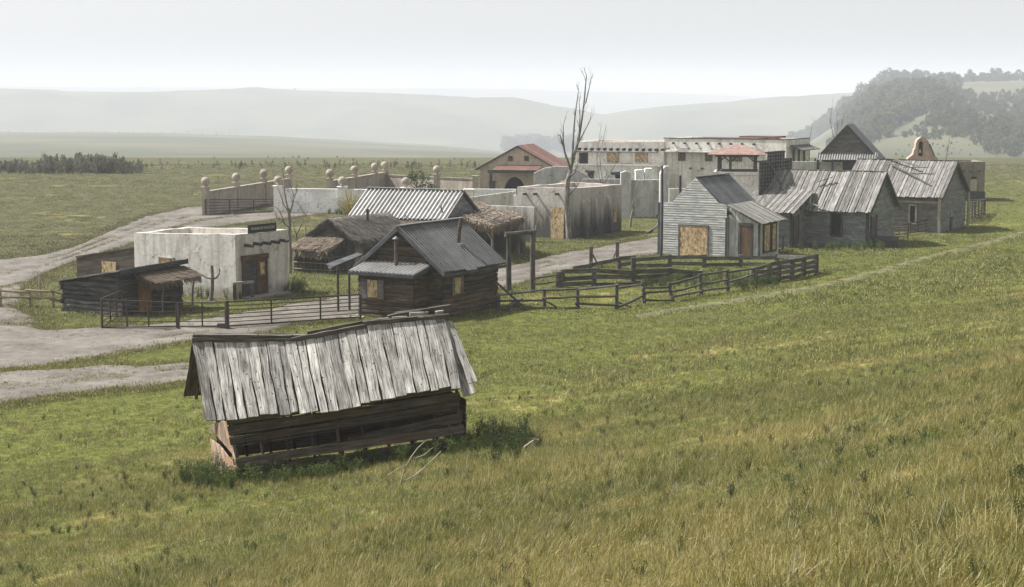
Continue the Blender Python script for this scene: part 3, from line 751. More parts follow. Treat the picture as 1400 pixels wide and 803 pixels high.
# ================================================================== log cabin with tin roof
def cabin():
    f = Frame(gp(605, 435.5), -31)
    T = fthing(f, 'log_cabin', 'dark log cabin with corrugated roof and two stovepipes behind the leaning shed', 'cabin')
    D = f.ly(678); xa = f.lx(546.6, -.3); W = -2*xa; zr = f.z(xa, -.3, 311.5); z_ev = f.z(.38, -.42, 376)
    sl = (zr-z_ev)/(-xa+.38); ze = z_ev+sl*.38
    a = f.l(gp(492, 432)); ay = a.y; ax0 = a.x; ax1 = f.lx(566, ay)
    one('log_wall', M['log'], T, lambda g: logs(g, (0, 0, 0), (0, 1, 0), Nr, 0, ze-.14, lambda z: (0, D), .2), kind='stuff')
    one('log_wall', M['log'], T, lambda g: logs(g, (-W, 0, 0), (0, 1, 0), Nl, 0, ze-.14, lambda z: (0, D), .2), kind='stuff')
    lim = lambda z: (-W, 0) if z < ze else (xa-(zr-z)/sl, xa+(zr-z)/sl)
    one('gable_wall', M['log'], T, lambda g: logs(g, (0, 0, 0), (1, 0, 0), Nf, 0, zr-.12, lim, .2, 0), kind='stuff')
    one('gable_wall', M['log'], T, lambda g: logs(g, (0, D, 0), (1, 0, 0), Nb, 0, zr-.12, lim, .2, 0), kind='stuff')
    one('inner_wall', M['dark'], T, lambda g: g.box(-W+.05, -.05, .05, D-.05, 0, ze))
    # roof
    ov, oe = .42, .38
    for sgn, nm in ((1, 0), (-1, 0)):
        e = sgn*(-xa+oe)
        sheets(T, 'roof_sheet', M['tindark'], (xa, -ov, zr+.07), (0, D+ov+.35, 0), (e, 0, -sl*abs(e)), 24, 6, .045, lift=.006)
        g = G(); slab(g, (xa, -ov+.02, zr+.02), (0, D+ov+.3, 0), (e*.98, 0, -sl*abs(e)*.98), .04); g.build('roof_deck', M['trimdark'], T)
        g = G(); g.beam((xa, -ov, zr-.02), (xa+e, -ov, zr-sl*abs(e)-.02), .04, .16, up=(0, 0, 1)); g.build('barge_board', M['trimdark'], T)
    g = G(); g.beam((xa-xa+oe*.96, -ov, ze-sl*oe-.06), (oe*.96, D+.3, ze-sl*oe-.06), .04, .13); g.build('fascia', M['trimdark'], T)
    g = G(); g.beam((xa, -ov, zr+.10), (xa, D+.4, zr+.13), .24, .04, seg=4, wob=.008); g.build('ridge_cap', M['tindark'], T)
    # front addition
    zt = f.z(-1, 0, 360); zb = f.z(f.lx(566, ay-.3), ay-.3, 376)
    for nm, fn in (('log_wall', lambda g: logs(g, (0, ay, 0), (1, 0, 0), Nf, -.05, zb+.02, lambda z: (ax0, ax1), .19, .04)),
                   ('log_wall', lambda g: logs(g, (ax1, 0, 0), (0, 1, 0), Nr, -.05, zb+.1, lambda z: (ay, 0), .19, 0)),
                   ('log_wall', lambda g: logs(g, (ax0, 0, 0), (0, 1, 0), Nl, -.05, zb+.1, lambda z: (ay, 0), .19, 0))):
        one(nm, M['log'], T, fn, kind='stuff')
    one('inner_wall', M['dark'], T, lambda g: g.box(ax0+.06, ax1-.06, ay+.06, -.02, 0, zb))
    x0, x1 = ax0-.38, ax1+.28; sy = (ay-.4)
    sheets(T, 'porch_roof_sheet', M['tin'], (x0+.1, -.05, zt), (x1-x0-.1, 0, 0), (0, sy, zb-zt), 16, 4, .04, lift=.006)
    g = G(); slab(g, (x0+.1, -.06, zt-.05), (x1-x0-.1, 0, 0), (0, sy, zb-zt), .04); g.build('roof_deck', M['trimdark'], T)
    g = G(); g.beam((x0+.08, sy-.06, zb-.08), (x1, sy-.06, zb-.08), .04, .13); g.build('fascia', M['trimdark'], T)
    g = G(); g.beam((x1+.01, -.05, zt-.08), (x1+.01, sy-.06, zb-.08), .04, .14); g.build('barge_board', M['trimdark'], T)
    # window with shutters, front and side
    def win(px0, px1, py0, py1, side, sh):
        if side == 'f':
            P = [f.py_(px0, py1, ay), f.py_(px1, py1, ay), f.py_(px1, py0, ay), f.py_(px0, py0, ay)]; n = V3(Nf); u = V3((1, 0, 0))
            z0, z1 = P[0].z, P[2].z; q0, q1 = P[0].x, P[1].x; mk = lambda q, z: V3((q, ay-.07, z))
        else:
            P = [f.px_(px0, py1, 0), f.px_(px1, py1, 0), f.px_(px1, py0, 0), f.px_(px0, py0, 0)]; n = V3(Nr)
            z0, z1 = (P[0].z+P[1].z)/2, (P[2].z+P[3].z)/2; q0, q1 = P[0].y, P[1].y; mk = lambda q, z: V3((.07, q, z))
        o = panel(T, f, 'window_board', M['osb'], [mk(q0, z0), mk(q1, z0), mk(q1, z1), mk(q0, z1)], n, .03)
        w = (q1-q0)*sh
        for s0, s1 in ((q0-w-.02, q0-.02), (q1+.02, q1+w+.02)):
            panel(T, f, 'shutter', M['darkgrey'], [mk(s0, z0-.05), mk(s1, z0-.05), mk(s1, z1+.03), mk(s0, z1+.03)], n, .04)
    win(504.5, 518, 383, 406, 'f', .62); win(619, 626.5, 379, 401.5, 's', .45)
    # stovepipes
    p = f.w(0, 0); q = f.py_(542, 364, ay*.45); 
    g = G(); g.tube([(q.x, q.y, q.z-.2), (q.x, q.y, f.z(q.x, q.y, 328))], .095, 10); st = g.build('stovepipe', M['ironrust'], T)
    g = G(); g.lathe([(.02, .16), (.17, .05), (.18, .02), (.02, .02)], (q.x, q.y, f.z(q.x, q.y, 328)), 12); g.build('rain_cap', M['tindark'], st)
    xx = xa*.45; yy = f.ly(626.5, xx, zr-.8); zz = zr-sl*(xx-xa)
    g = G(); g.tube([(xx, yy, zz-.2), (xx+.03, yy+.02, zz+.5), (xx+.12, yy+.06, f.z(xx, yy, 298))], .09, 10); g.build('stovepipe', M['ironrust'], T)
    g = G(); g.box(xx-.2, xx+.2, yy-.2, yy+.2, zz-.18, zz+.03); g.build('flashing', M['tin'], T)
    foot(f, -W, .1, ay, D)
    # leaning plank prop and block at the rear corner
    t = thing('wood_prop', 'grey plank leaning against the rear corner of the log cabin', 'plank', gp(712, 421))
    b = gp(717, 421); c = f.w(.05, D-.05, 1.15); q0 = t.location
    g = G(); g.beam(b-q0, c-q0, .1, .05, up=(0, 1, 0)); g.build('plank', M['fencewood'], t)
    g = G(); g.beam(gp(696, 424)-q0+V3((0, 0, .12)), gp(711, 416)-q0+V3((0, 0, .25)), .25, .12); g.build('footing_block', M['fencewood'], t)
    # lean-to shelter beside the cabin
    A = [V3(p) for p in (gp(446, 362.5, 2.0), gp(489, 347, 2.3), gp(496, 349.5, 2.28), gp(456, 366, 2.0))]
    base = gp(470, 429); t = thing('open_shelter', 'small open shelter with flat plank roof on two posts left of the log cabin', 'shelter', base)
    for i in range(4):
        g = G(); a, b = lerp(A[0], A[3], i/4), lerp(A[0], A[3], (i+.97)/4); c, d = lerp(A[1], A[2], (i+.97)/4), lerp(A[1], A[2], i/4)
        g.prism([p-base for p in (a, b, c, d)], (0, 0, .05)); g.build('roof_plank', M['trimdark'], t)
    g = G(); g.beam(A[0]-base+V3((.1, .05, -.06)), A[3]-base+V3((-.1, .05, -.06)), .08, .1); g.build('roof_beam', M['fencewood'], t)
    for px, py in ((462.5, 429), (478, 427.6)):
        b = gp(px, py)-base; g = G(); g.tube([b, b+V3((0, 0, 2.02))], .055, 8); g.build('post', M['pipe'], t)
    for k, (px, py) in enumerate(((470, 433), (482, 432), (476, 436), (488, 435))):
        b = gp(px, py); o = tag(one('paving_stone', M['rock'], None, lambda g: g.prism([V3((-.3, -.2, 0)), V3((.25, -.25, 0)), V3((.32, .15, 0)), V3((-.2, .22, 0))], (0, 0, .07))), ('leftmost', 'third from the left', 'second from the left', 'rightmost')[k]+' of the pale flat stones at the open shelter posts', 'stone', 'flat stones by the shelter')
        o.location = b
cabin()

# ================================================================== adobe saloon with sign, and its board annex
def walls4(T, mat, W, D, z0, zs, th=.32, inner=None):
    """four thick walls with their own top heights (fl, fr, br, bl), front from x=-W to 0"""
    fl, fr, br, bl = zs
    def seg(p, q, zp, zq, n):
        p, q, n = V3(p), V3(q), V3(n)*th; m = 6; g = G()
        tops = [lerp(zp, zq, k/m)+random.uniform(-.025, .025)*(0 < k < m) for k in range(m+1)]
        poly = [p, q]+[lerp(p, q, k/m)+V3((0, 0, tops[k])) for k in range(m, -1, -1)]
        g.prism(poly, n); g.build('wall', mat, T)
    seg((-W, 0, z0), (0, 0, z0), fl, fr, (0, 1, 0)); seg((0, 0+th, z0), (0, D-th, z0), fr, br, (-1, 0, 0))
    seg((-W, D, z0), (0, D, z0), bl, br, (0, -1, 0)); seg((-W, th, z0), (-W, D-th, z0), fl, bl, (1, 0, 0))
    zz = min(zs)-.42; g = G(); g.box(-W+th, -th, th, D-th, zz-.1, zz); g.build('roof', M['adobetan'], T)
def text_mesh(s, size):
    c = bpy.data.curves.new('t', 'FONT'); c.body = s; c.size = size; c.extrude = .008; c.align_x = 'CENTER'; c.align_y = 'CENTER'
    o = bpy.data.objects.new('t', c); COL.objects.link(o); dg = bpy.context.evaluated_depsgraph_get(); dg.update()
    me = bpy.data.meshes.new_from_object(o.evaluated_get(dg)); bpy.data.objects.remove(o); bpy.data.curves.remove(c); return me
def saloon():
    f = Frame(gp(323, 410), -31); W = -f.lx(185); D = f.ly(395)
    T = fthing(f, 'adobe_building', 'flat roofed pale adobe building with a dark sign board on its parapet', 'building')
    walls4(T, M['adobe'], W, D, -.05, (2.92, 3.1, 3.08, 2.95))
    # doorway on the right-hand face
    P = lambda px, py: f.px_(px, py, 0)
    y0, y1 = P(331, 400).y, P(364.5, 400).y; z1 = (P(331, 350).z+P(364.5, 346).z)/2
    def box(nm, ya, yb, za, zb, x1, mat, par=T): return one(nm, M[mat], par, lambda g: g.beam((x1/2+.0, ya, (za+zb)/2), (x1/2+.0, yb, (za+zb)/2), x1, zb-za, up=(0, 0, 1)))
    dr = box('door', y0+.12, y0+(y1-y0)*.56, .1, z1-.25, .05, 'trimdark')
    d2 = box('door', y0+(y1-y0)*.57, y1-.1, .1, z1-.25, .07, 'doorbrown')
    box('door_pane', y0+(y1-y0)*.70, y1-.22, z1-1.0, z1-.4, .10, 'osb', d2)
    box('lintel', y0-.06, y1+.06, z1-.24, z1, .14, 'doorbrown'); box('jamb', y0, y0+.11, 0, z1-.24, .12, 'doorbrown'); box('jamb', y1-.1, y1, 0, z1-.24, .12, 'doorbrown')
    one('door_step', M['rock'], T, lambda g: g.box(.02, .75, y0-.1, y1+1.0, 0, .10))
    for px, py in ((338, 335.5), (350, 333), (362, 332), (374, 330.5), (386, 328.5)):
        q = P(px-3, py); one('viga', M['trimdark'], T, lambda g: g.tube([(-.1, q.y, q.z), (.5, q.y-.01, q.z-.02)], .075, 8))
    # sign
    s0, s1 = P(338, 318), P(376, 313); zc = 3.08
    L = s1.y-s0.y
    so = one('sign', M['signboard'], T, lambda g: g.beam((.06, s0.y, zc+.16), (.06, s1.y, zc+.16), .06, .40, up=(0, 0, 1)))
    me = text_mesh('FRANKLIN SALOON', .19); me.materials.append(M['signtext'])
    w = max(v.co.x for v in me.vertices)-min(v.co.x for v in me.vertices)
    to = bpy.data.objects.new('lettering', me); COL.objects.link(to); to.parent = so
    to.rotation_euler = (R(90), 0, R(90)); to.location = (.10, (s0.y+s1.y)/2, zc+.16); to.scale = (L*.84/w, 1, 1)
    # boarded window on the front
    p = f.py_(219, 352, 0); q = f.py_(238, 349, 0)
    panel(T, f, 'window_board', M['osb'], [(p.x, 0, p.z-.75), (q.x, 0, p.z-.75), (q.x, 0, p.z), (p.x, 0, p.z)], Nf, .03, M['trimpale'])
    foot(f, -W, 0, 0, D); foot(f, -.1, .8, y0, y1+1)
    # dead trunk standing against the wall
    b = gp(290.5, 411.5); t = thing('dead_tree', 'short dead trunk with two crooked arms against the adobe wall', 'dead tree', b)
    z = lambda py: (406-py)/29.0
    g = G(); g.tube([(-.1, 0, 0), (0, 0, .5), (.02, .02, 1.1), (0, 0, z(358))], [.11, .09, .08, .07], 8); g.build('trunk', M['bark'], t)
    g = G(); g.tube([(0, 0, z(376)), (-.2, -.02, z(375)), (-.5, 0, z(371))], [.05, .04, .025], 6); g.build('branch', M['bark'], t)
    g = G(); g.tube([(0, 0, z(377)), (.2, 0, z(375)), (.33, 0, z(370)), (.38, 0, z(365)), (.33, 0, z(362))], [.05, .04, .035, .03, .02], 6); g.build('branch', M['bark'], t)
    # hitching rail by the door
    p0, p1 = gp(321, 411), gp(345, 409.5); t = thing('hitching_rail', 'weathered wooden hitching rail in front of the adobe doorway', 'hitching rail', p0)
    d = p1-p0
    for q in (V3((0, 0, 0)), d): g = G(); g.beam(q, q+V3((0, 0, .75)), .14, .14, up=(0, 1, 0)); g.build('post', M['fencewood'], t)
    g = G(); g.beam(-d*.12+V3((0, 0, .8)), d*1.1+V3((0, 0, .83)), .16, .12); g.build('rail', M['roofboard2'], t)
    # board annex to the left
    fa = Frame(f.w(-W-.02, 1.0, 0), -31); t = fthing(fa, 'board_annex', 'dark brown board annex with sloping top beside the adobe building', 'annex')
    x0 = fa.lx(106); zl = fa.z(x0, 0, 352); zr = fa.z(0, 0, 337)
    for nm, y in (('wall', 0), ('wall', 2.2)):
        g = G(); z = 0
        n = 12
        for k in range(n):
            a, b = zl*k/n, zr*k/n; c, d = zl*(k+1)/n, zr*(k+1)/n
            g.add([(x0, y, a), (0, y, b), (0, y+.03, b), (x0, y+.03, a), (x0, y-.01, c), (0, y-.01, d), (0, y+.03, d), (x0, y+.03, c)], [[0, 1, 5, 4], [7, 6, 2, 3], [4, 5, 6, 7], [0, 4, 7, 3], [1, 2, 6, 5], [3, 2, 1, 0]], [[(k*3.1, k), (k*3.1-x0, k), (k*3.1-x0, k+.2), (k*3.1, k+.2)]]+[[(0, 0)]*4]*5)
        g.build(nm, M['brownboard'], t, kind='stuff')
    one('wall', M['brownboard'], t, lambda g: g.prism([V3((x0-.03, 0, 0)), V3((x0-.03, 2.2, 0)), V3((x0-.03, 2.2, zl)), V3((x0-.03, 0, zl))], (.03, 0, 0)))
    one('roof', M['brownboard'], t, lambda g: g.prism([V3((x0-.05, -.06, zl+.01)), V3((0, -.06, zr+.01)), V3((0, 2.3, zr+.01)), V3((x0-.05, 2.3, zl+.01))], (0, 0, .05)))
    p, q = fa.py_(140.5, 374, 0), fa.py_(159.5, 358.5, 0)
    panel(t, fa, 'window_board', M['osb'], [(p.x, 0, p.z), (q.x, 0, p.z), (q.x, 0, q.z), (p.x, 0, q.z)], Nf, .03)
    foot(fa, x0, 0, 0, 2.2)
saloon()

# ================================================================== low log shed with thatch awning
def logshed():
    f = Frame(gp(165, 432), -31); x0 = f.lx(88); D = f.ly(245)
    T = fthing(f, 'log_shed', 'low black log shed with a sloping roof and straw awning over its door', 'shed')
    z0, z1, z2 = 1.30, 1.90, 2.0
    one('log_wall', M['blacklog'], T, lambda g: logs(g, (0, 0, 0), (1, 0, 0), Nf, -.05, 1.34, lambda z: (x0, 0), .2, .22), kind='stuff')
    one('log_wall', M['blacklog'], T, lambda g: logs(g, (0, 0, 0), (1, 0, 0), Nf, 1.34, 1.84, lambda z: (lerp(x0, 0, (z-1.30)/.6), 0), .16, 0), kind='stuff')
    one('log_wall', M['blacklog'], T, lambda g: logs(g, (0, 0, 0), (0, 1, 0), Nr, -.05, 1.95, lambda z: (0, D), .2, .22), kind='stuff')
    one('log_wall', M['blacklog'], T, lambda g: logs(g, (x0, 0, 0), (0, 1, 0), Nl, -.05, 1.3, lambda z: (0, D), .2, .22), kind='stuff')
    one('log_wall', M['blacklog'], T, lambda g: logs(g, (0, D, 0), (1, 0, 0), Nb, -.05, 1.34, lambda z: (x0, 0), .2, .22), kind='stuff')
    one('inner_wall', M['dark'], T, lambda g: g.box(x0+.05, -.05, .05, D-.05, 0, 1.3))
    p = [V3((x0-.4, -.35, z0-.02)), V3((.35, -.35, z1+.08)), V3((.35, D+.3, z2+.12)), V3((x0-.4, D+.3, z0))]
    for i in range(9):
        a, b, c, d = lerp(p[0], p[3], i/9), lerp(p[0], p[3], (i+.985)/9), lerp(p[1], p[2], (i+.985)/9), lerp(p[1], p[2], i/9)
        h = V3((0, 0, random.random()*.03)); g = G(); g.prism([a+h, d+h, c+h, b+h], (0, 0, .05)); g.build('roof_plank', M['darkgrey'], T)
    one('fascia', M['trimdark'], T, lambda g: g.beam((.36, -.3, z1-.0), (.36, D+.25, z2+.06), .05, .2))
    P = lambda px, py: f.px_(px, py, 0)
    a, b = P(187.5, 426), P(203.5, 384)
    one('door', M['dooror'], T, lambda g: g.beam((.12, (a.y+b.y)/2, .05), (.12, (a.y+b.y)/2, b.z), b.y-a.y, .06, up=(1, 0, 0)))
    # awning
    ya, yb = P(181, 400).y, D+.15
    one('awning', M['thatch'], T, lambda g: thatch(g, (.1, ya, 1.78), (0, yb-ya, .08), (1.0, .05, -.34), 1100, .4, .045, .32, th=.1), kind='stuff')
    for y, hh in ((yb-.25, 1.45), (ya+.9, 1.35)):
        one('awning_post', M['bark'], T, lambda g: g.tube([(.9, y, 0), (.86, y+.04, .5), (.93, y, .9), (.97, y+.08, hh)], [.05, .045, .04, .04], 7))
    foot(f, x0, 0, 0, D)
logshed()

# ================================================================== straw hut, tin roofed hut, brush arbour
def huts():
    f = Frame(gp(480, 371), -31)
    T = fthing(f, 'straw_hut', 'grey thatched hut with woven stick walls left of the tin roofed hut', 'hut')
    x0 = f.lx(430); D = 5.0; xa = x0/2; zr = f.z(xa, -.2, 301); ze = f.z(0, 0, 325)+.1; sl = (zr-ze)/(-xa)
    one('gable', M['darkgrey'], T, lambda g: clap(g, (0, 0, 0), (1, 0, 0), Nf, 0, zr-.1, lambda z: (x0, 0) if z < ze else (xa-(zr-z)/sl, xa+(zr-z)/sl), .2), kind='stuff')
    one('wall', M['brownboard'], T, lambda g: g.box(-.06, 0, .03, D, 0, ze+.02)); one('wall', M['brownboard'], T, lambda g: g.box(x0, x0+.06, .03, D, 0, ze+.02))
    one('wall', M['brownboard'], T, lambda g: g.box(x0+.07, -.07, D-.06, D, 0, ze+.02))
    for s in (1, -1):
        e = s*(-xa+.45)
        one('roof', M['thatchgrey'], T, lambda g: thatch(g, (xa, -.35, zr+.1), (0, D+.6, 0), (e, 0, -sl*abs(e)), 1700, .45, .05, .45, th=.14), kind='stuff')
    P = lambda px, py: f.px_(px, py, 0)
    a, b = P(484, 360).y, P(495, 360).y
    one('door', M['palefence'], T, lambda g: g.beam((.04, (a+b)/2, 0), (.04, (a+b)/2, 1.7), b-a, .06, up=(1, 0, 0)))
    one('stovepipe', M['ironrust'], T, lambda g: g.tube([(xa+.5, 2.6, zr-.7), (xa+.5, 2.6, f.z(xa+.5, 2.6, 286))], .08, 9))
    # low straw porch in front
    yf = -1.5; xl, xr = x0-.25, -.35; zt, zb = ze-.05, f.z(xl, yf-.2, 340)
    one('porch_roof', M['thatch'], T, lambda g: thatch(g, (xl-.15, .0, zt), (xr-xl+.3, 0, 0), (0, yf-.3, zb-zt), 900, .4, .05, .4, th=.12), kind='stuff')
    for q0, q1 in (((xl, yf), (xr, yf)), ((xr, yf), (xr, 0)), ((xl, yf), (xl, 0))):
        def wv(g, q0=q0, q1=q1):
            for k in range(70):
                t = random.random(); p = V3((lerp(q0[0], q1[0], t), lerp(q0[1], q1[1], t), 0)); g.tube([p, p+V3((random.uniform(-.06, .06), random.uniform(-.06, .06), zb-.02))], .02, 4)
        one('stick_wall', M['fencewood'], T, wv, kind='stuff')
        for z in (.15, .5, .85):
            one('cross_stick', M['palefence'], T, lambda g: g.tube([(q0[0], q0[1]-.04, z), (q1[0], q1[1]-.04, z+random.uniform(-.05, .05))], .022, 5))
    one('inner_wall', M['dark'], T, lambda g: g.box(xl+.08, xr-.08, yf+.1, -.05, 0, zb-.1))
    foot(f, x0, 0, yf, D)
    # tin roofed adobe hut
    f = Frame(gp(608, 348), -25); x0 = f.lx(497); D = 4.4
    T = fthing(f, 'tin_roof_hut', 'adobe hut with pale ribbed metal gable roof behind the log cabin', 'hut')
    ze = 2.25; zr = f.z(0, D/2, 263)+.05
    one('wall', M['adobegrey'], T, lambda g: g.box(x0, 0, 0, .3, 0, ze)); one('wall', M['adobegrey'], T, lambda g: g.box(x0, 0, D-.3, D, 0, ze))
    sl = (zr-ze)/(D/2)
    one('gable', M['bluegrey'], T, lambda g: clap(g, (0, 0, 0), (0, 1, 0), Nr, 0, zr-.1, lambda z: (0, D) if z < ze else (D/2-(zr-z)/sl, D/2+(zr-z)/sl), .22), kind='stuff')
    one('wall', M['adobegrey'], T, lambda g: g.box(x0, x0+.3, .3, D-.3, 0, ze))
    xl = f.lx(478, 0, ze)
    for s in (1, -1):
        e = D/2+.3
        sheets(T, 'roof_sheet', M['tin'], (xl, D/2, zr+.05), (-xl+.25, 0, 0), (.0, -s*e, -sl*e), 26, 6, .055, lift=.006)
        g = G(); slab(g, (xl, D/2, zr-.03), (-xl+.2, 0, 0), (0, -s*e, -sl*e), .04); g.build('roof_deck', M['trimdark'], T)
    g = G(); g.beam((xl, D/2, zr+.11), (.27, D/2, zr+.11), .3, .03); g.build('ridge_cap', M['tin'], T)
    one('awning', M['thatch'], T, lambda g: thatch(g, (f.lx(508), .05, 2.02), (-f.lx(508)+.2, 0, 0), (0, -1.15, -.22), 1000, .4, .05, .35, th=.14), kind='stuff')
    for t in (.05, .35, .65, .95):
        one('awning_post', M['bark'], T, lambda g: g.tube([(f.lx(508)*(1-t), -.95, 0), (f.lx(508)*(1-t)+.05, -.95, 1.75)], .06, 6))
    for px, py in ((558, 293), (607, 280)):
        q = f.py_(px, py+6, 0); one('branch_stub', M['bark'], T, lambda g: g.tube([(q.x, -.2, q.z-.2), (q.x-.1, -.2, q.z+.1), (q.x-.05, -.2, q.z+.32), (q.x+.06, -.2, q.z+.4)], [.06, .05, .04, .03], 6))
    foot(f, x0, 0, -.2, D)
    # brush arbour
    A, B, C, D_ = gp(606, 289, 2.25), gp(648, 277, 2.45), gp(716, 297, 2.3), gp(648, 305, 2.2)
    base = gp(662, 345); T = thing('brush_arbour', 'open arbour with a ragged flat brush roof beside the adobe ruin', 'arbour', base)
    u = (D_-A); v = (B-A)
    def br(g):
        o = A-base; slab(g, o, C-B, v, .12)
        nr = V3((0, 0, 1)); U = (C-B); 
        for i in range(1500):
            a, b = random.random(), random.random(); p = o+U*a+v*b+nr*random.uniform(.02, .14)
            d = U.normalized()*random.choice((-1, 1))+v.normalized()*random.uniform(-.7, .7)+nr*random.uniform(-.05, .12)
            g.straw(p, d, random.uniform(.4, 1.0), random.uniform(.03, .09), nr)
        for e0, e1 in ((o, o+U), (o+U, o+U+v), (o, o+v)):
            for i in range(260):
                p = lerp(e0, e1, random.random())+nr*random.uniform(-.1, .1); g.straw(p, V3((random.uniform(-.4, .4), random.uniform(-.4, .4), -1)), random.uniform(.15, .5), random.uniform(.03, .08), (0, 1, 0))
    one('roof', M['thatch'], T, br, kind='stuff')
    for s in range(9):
        a = random.random(); p = A-base+(C-B)*a+v*random.uniform(0, .3)+V3((0, 0, .15)); one('roof_pole', M['bark'], T, lambda g: g.tube([p, p+v*random.uniform(.4, .7)+(C-B)*random.uniform(-.1, .1)], .035, 5))
    U = C-B
    for a, b in ((.06, .08), (.5, .06), (.94, .08), (.94, .6), (.5, .92), (.06, .92), (.94, .92)):
        p = A-base+U*a+v*b; p.z = 0; one('post', M['bark'], T, lambda g: g.tube([p, p+V3((.05, 0, 1.1)), p+V3((0, 0, 2.2))], [.09, .07, .06], 7))
        one('fork', M['bark'], T, lambda g: g.tube([p+V3((.02, 0, 1.3)), p+V3((-.3, 0, 1.9)), p+V3((-.35, 0, 2.2))], [.045, .04, .03], 5))
    # low adobe walls behind the arbour
    for (p, q, zt, nm, lab) in ((gp(716, 346), gp(716, 346)+V3((-.857, .515, 0))*4.2, 2.15, 'adobe_wall', 'low stained adobe wall standing behind the brush arbour posts'),
                                (gp(730, 332), gp(730, 332)+V3((-.857, .515, 0))*5.5, 2.3, 'adobe_wall', 'grey stepped adobe wall joining the ruin behind the brush arbour')):
        t = tag(one(nm, M['ruin'], None, lambda g: g.prism([V3((0, 0, 0)), q-p, q-p+V3((0, 0, zt)), V3((0, 0, zt))], (.12, .35, 0))), lab, 'wall'); t.location = p
huts()
# ================================================================== grey clapboard house
def greyhouse():
    f = Frame(gp(993, 353), -31); x0 = f.lx(901); zt = f.z(0, 0, 279); zl = f.z(x0, 0, 275.7)
    T = fthing(f, 'clapboard_house', 'pale grey clapboard house with boarded front and dark metal gable roof', 'house')
    xa = f.lx(950); za = f.z(xa, 0, 243); hw = (f.lx(983)-f.lx(918))/2; D = 4.7
    zq = lambda x: lerp(zt, zl, x/x0)
    sl = (za-zt)/hw
    one('siding', M['greysiding'], T, lambda g: clap(g, (0, 0, 0), (1, 0, 0), Nf, 0, za-.02, lambda z: (x0, 0) if z < zt else (xa-(za-z)/sl, xa+(za-z)/sl), .14, .035), kind='stuff')
    one('siding', M['greysiding'], T, lambda g: clap(g, (x0, 0, 0), (0, 1, 0), Nl, 0, 2.5, lambda z: (.05, D), .14, .035), kind='stuff')
    one('siding', M['greysiding'], T, lambda g: clap(g, (-.02, 0, 0), (0, 1, 0), Nr, 0, 2.5, lambda z: (.05, D), .14, .035), kind='stuff')
    one('siding', M['greysiding'], T, lambda g: clap(g, (0, D, 0), (1, 0, 0), Nb, 0, za-.1, lambda z: (x0, 0) if z < 2.5 else (xa+(x0-xa)*(za-z)/(za-2.5), xa-xa*(za-z)/(za-2.5)), .14, .035), kind='stuff')
    one('inner_wall', M['dark'], T, lambda g: g.box(x0+.05, -.06, .04, D-.05, 0, 2.4))
    # roof slopes
    ys = D+.25
    for s, ex in ((1, -xa+.25), (-1, xa-x0+.25)):
        z_e = za-sl*ex*.93
        sheets(T, 'roof_sheet', M['tingrey'], (xa, .07, za-.0), (0, ys-.15, 0), (s*ex, 0, z_e-za), 21, 7, .022, lift=.012)
        g = G(); slab(g, (xa, .09, za-.06), (0, ys-.22, 0), (s*ex, 0, z_e-za), .05); g.build('roof_deck', M['trimdark'], T)
    one('ridge_cap', M['trimdark'], T, lambda g: g.beam((xa, .07, za+.03), (xa, ys-.1, za+.05), .2, .04))
    one('corner_board', M['trimdark'], T, lambda g: g.beam((-.02, -.04, 0), (-.02, -.04, 2.35), .10, .05, up=(0, 1, 0)))
    one('corner_board', M['trimdark'], T, lambda g: g.beam((x0-.02, -.03, 0), (x0-.02, -.03, zl-.05), .12, .06, up=(0, 1, 0)))
    p, q = f.py_(928.4, 352, 0), f.py_(968.5, 309, 0)
    panel(T, f, 'window_board', M['osb'], [(p.x, 0, .0), (q.x, 0, .0), (q.x, 0, q.z), (p.x, 0, q.z)], Nf, .04, M['darkgrey'], .07)
    # lean-to on the right
    x1 = f.lx(1037, .25); d2 = f.ly(1062, x1)
    z_hi, z_lo = zt-.1, f.z(x1, .1, 305); ya = .22
    def vboards(g, P, Q, n, zf):
        m = max(2, int((V3(Q)-V3(P)).length/.2))
        for k in range(m):
            a = lerp(V3(P), V3(Q), (k+.02)/m); b = lerp(V3(P), V3(Q), (k+.97)/m); c = (a+b)/2
            g.beam(c, c+V3((0, 0, zf((k+.5)/m))), (b-a).length, .03+random.random()*.015, up=n)
    one('board_wall', M['greysiding'], T, lambda g: vboards(g, (.05, ya, 0), (x1, ya, 0), Nf, lambda t: lerp(z_hi, z_lo, t)-.08), kind='stuff')
    one('board_wall', M['greysiding'], T, lambda g: vboards(g, (x1, ya, 0), (x1, ya+d2, 0), Nr, lambda t: z_lo-.1), kind='stuff')
    one('board_wall', M['greysiding'], T, lambda g: vboards(g, (.05, ya+d2, 0), (x1, ya+d2, 0), Nb, lambda t: lerp(z_hi, z_lo, t)-.08), kind='stuff')
    roof_boards(T, 'lean_to_board', M['roofboard2'], (0.02, -.1, z_hi+.02), (0.02, ya+d2+.6, z_hi+.05), (x1+.3, -.1, z_lo-.06), (x1+.3, ya+d2+.6, z_lo-.03), 14, .03, .06)
    p, q = f.py_(1013, 343, ya), f.py_(1027, 309, ya)
    one('door', M['doorbrown'], T, lambda g: g.beam(((p.x+q.x)/2, ya-.04, .05), ((p.x+q.x)/2, ya-.04, q.z), q.x-p.x, .05, up=(0, 1, 0)))
    for x in (p.x-.08, q.x+.08): one('door_frame', M['trimdark'], T, lambda g: g.beam((x, ya-.05, 0), (x, ya-.05, q.z+.05), .13, .08, up=(0, 1, 0)))
    one('door_frame', M['trimdark'], T, lambda g: g.beam((p.x-.14, ya-.05, q.z+.11), (q.x+.14, ya-.05, q.z+.11), .12, .08, up=(0, 0, 1)))
    A = lambda px, py: f.px_(px, py, x1)
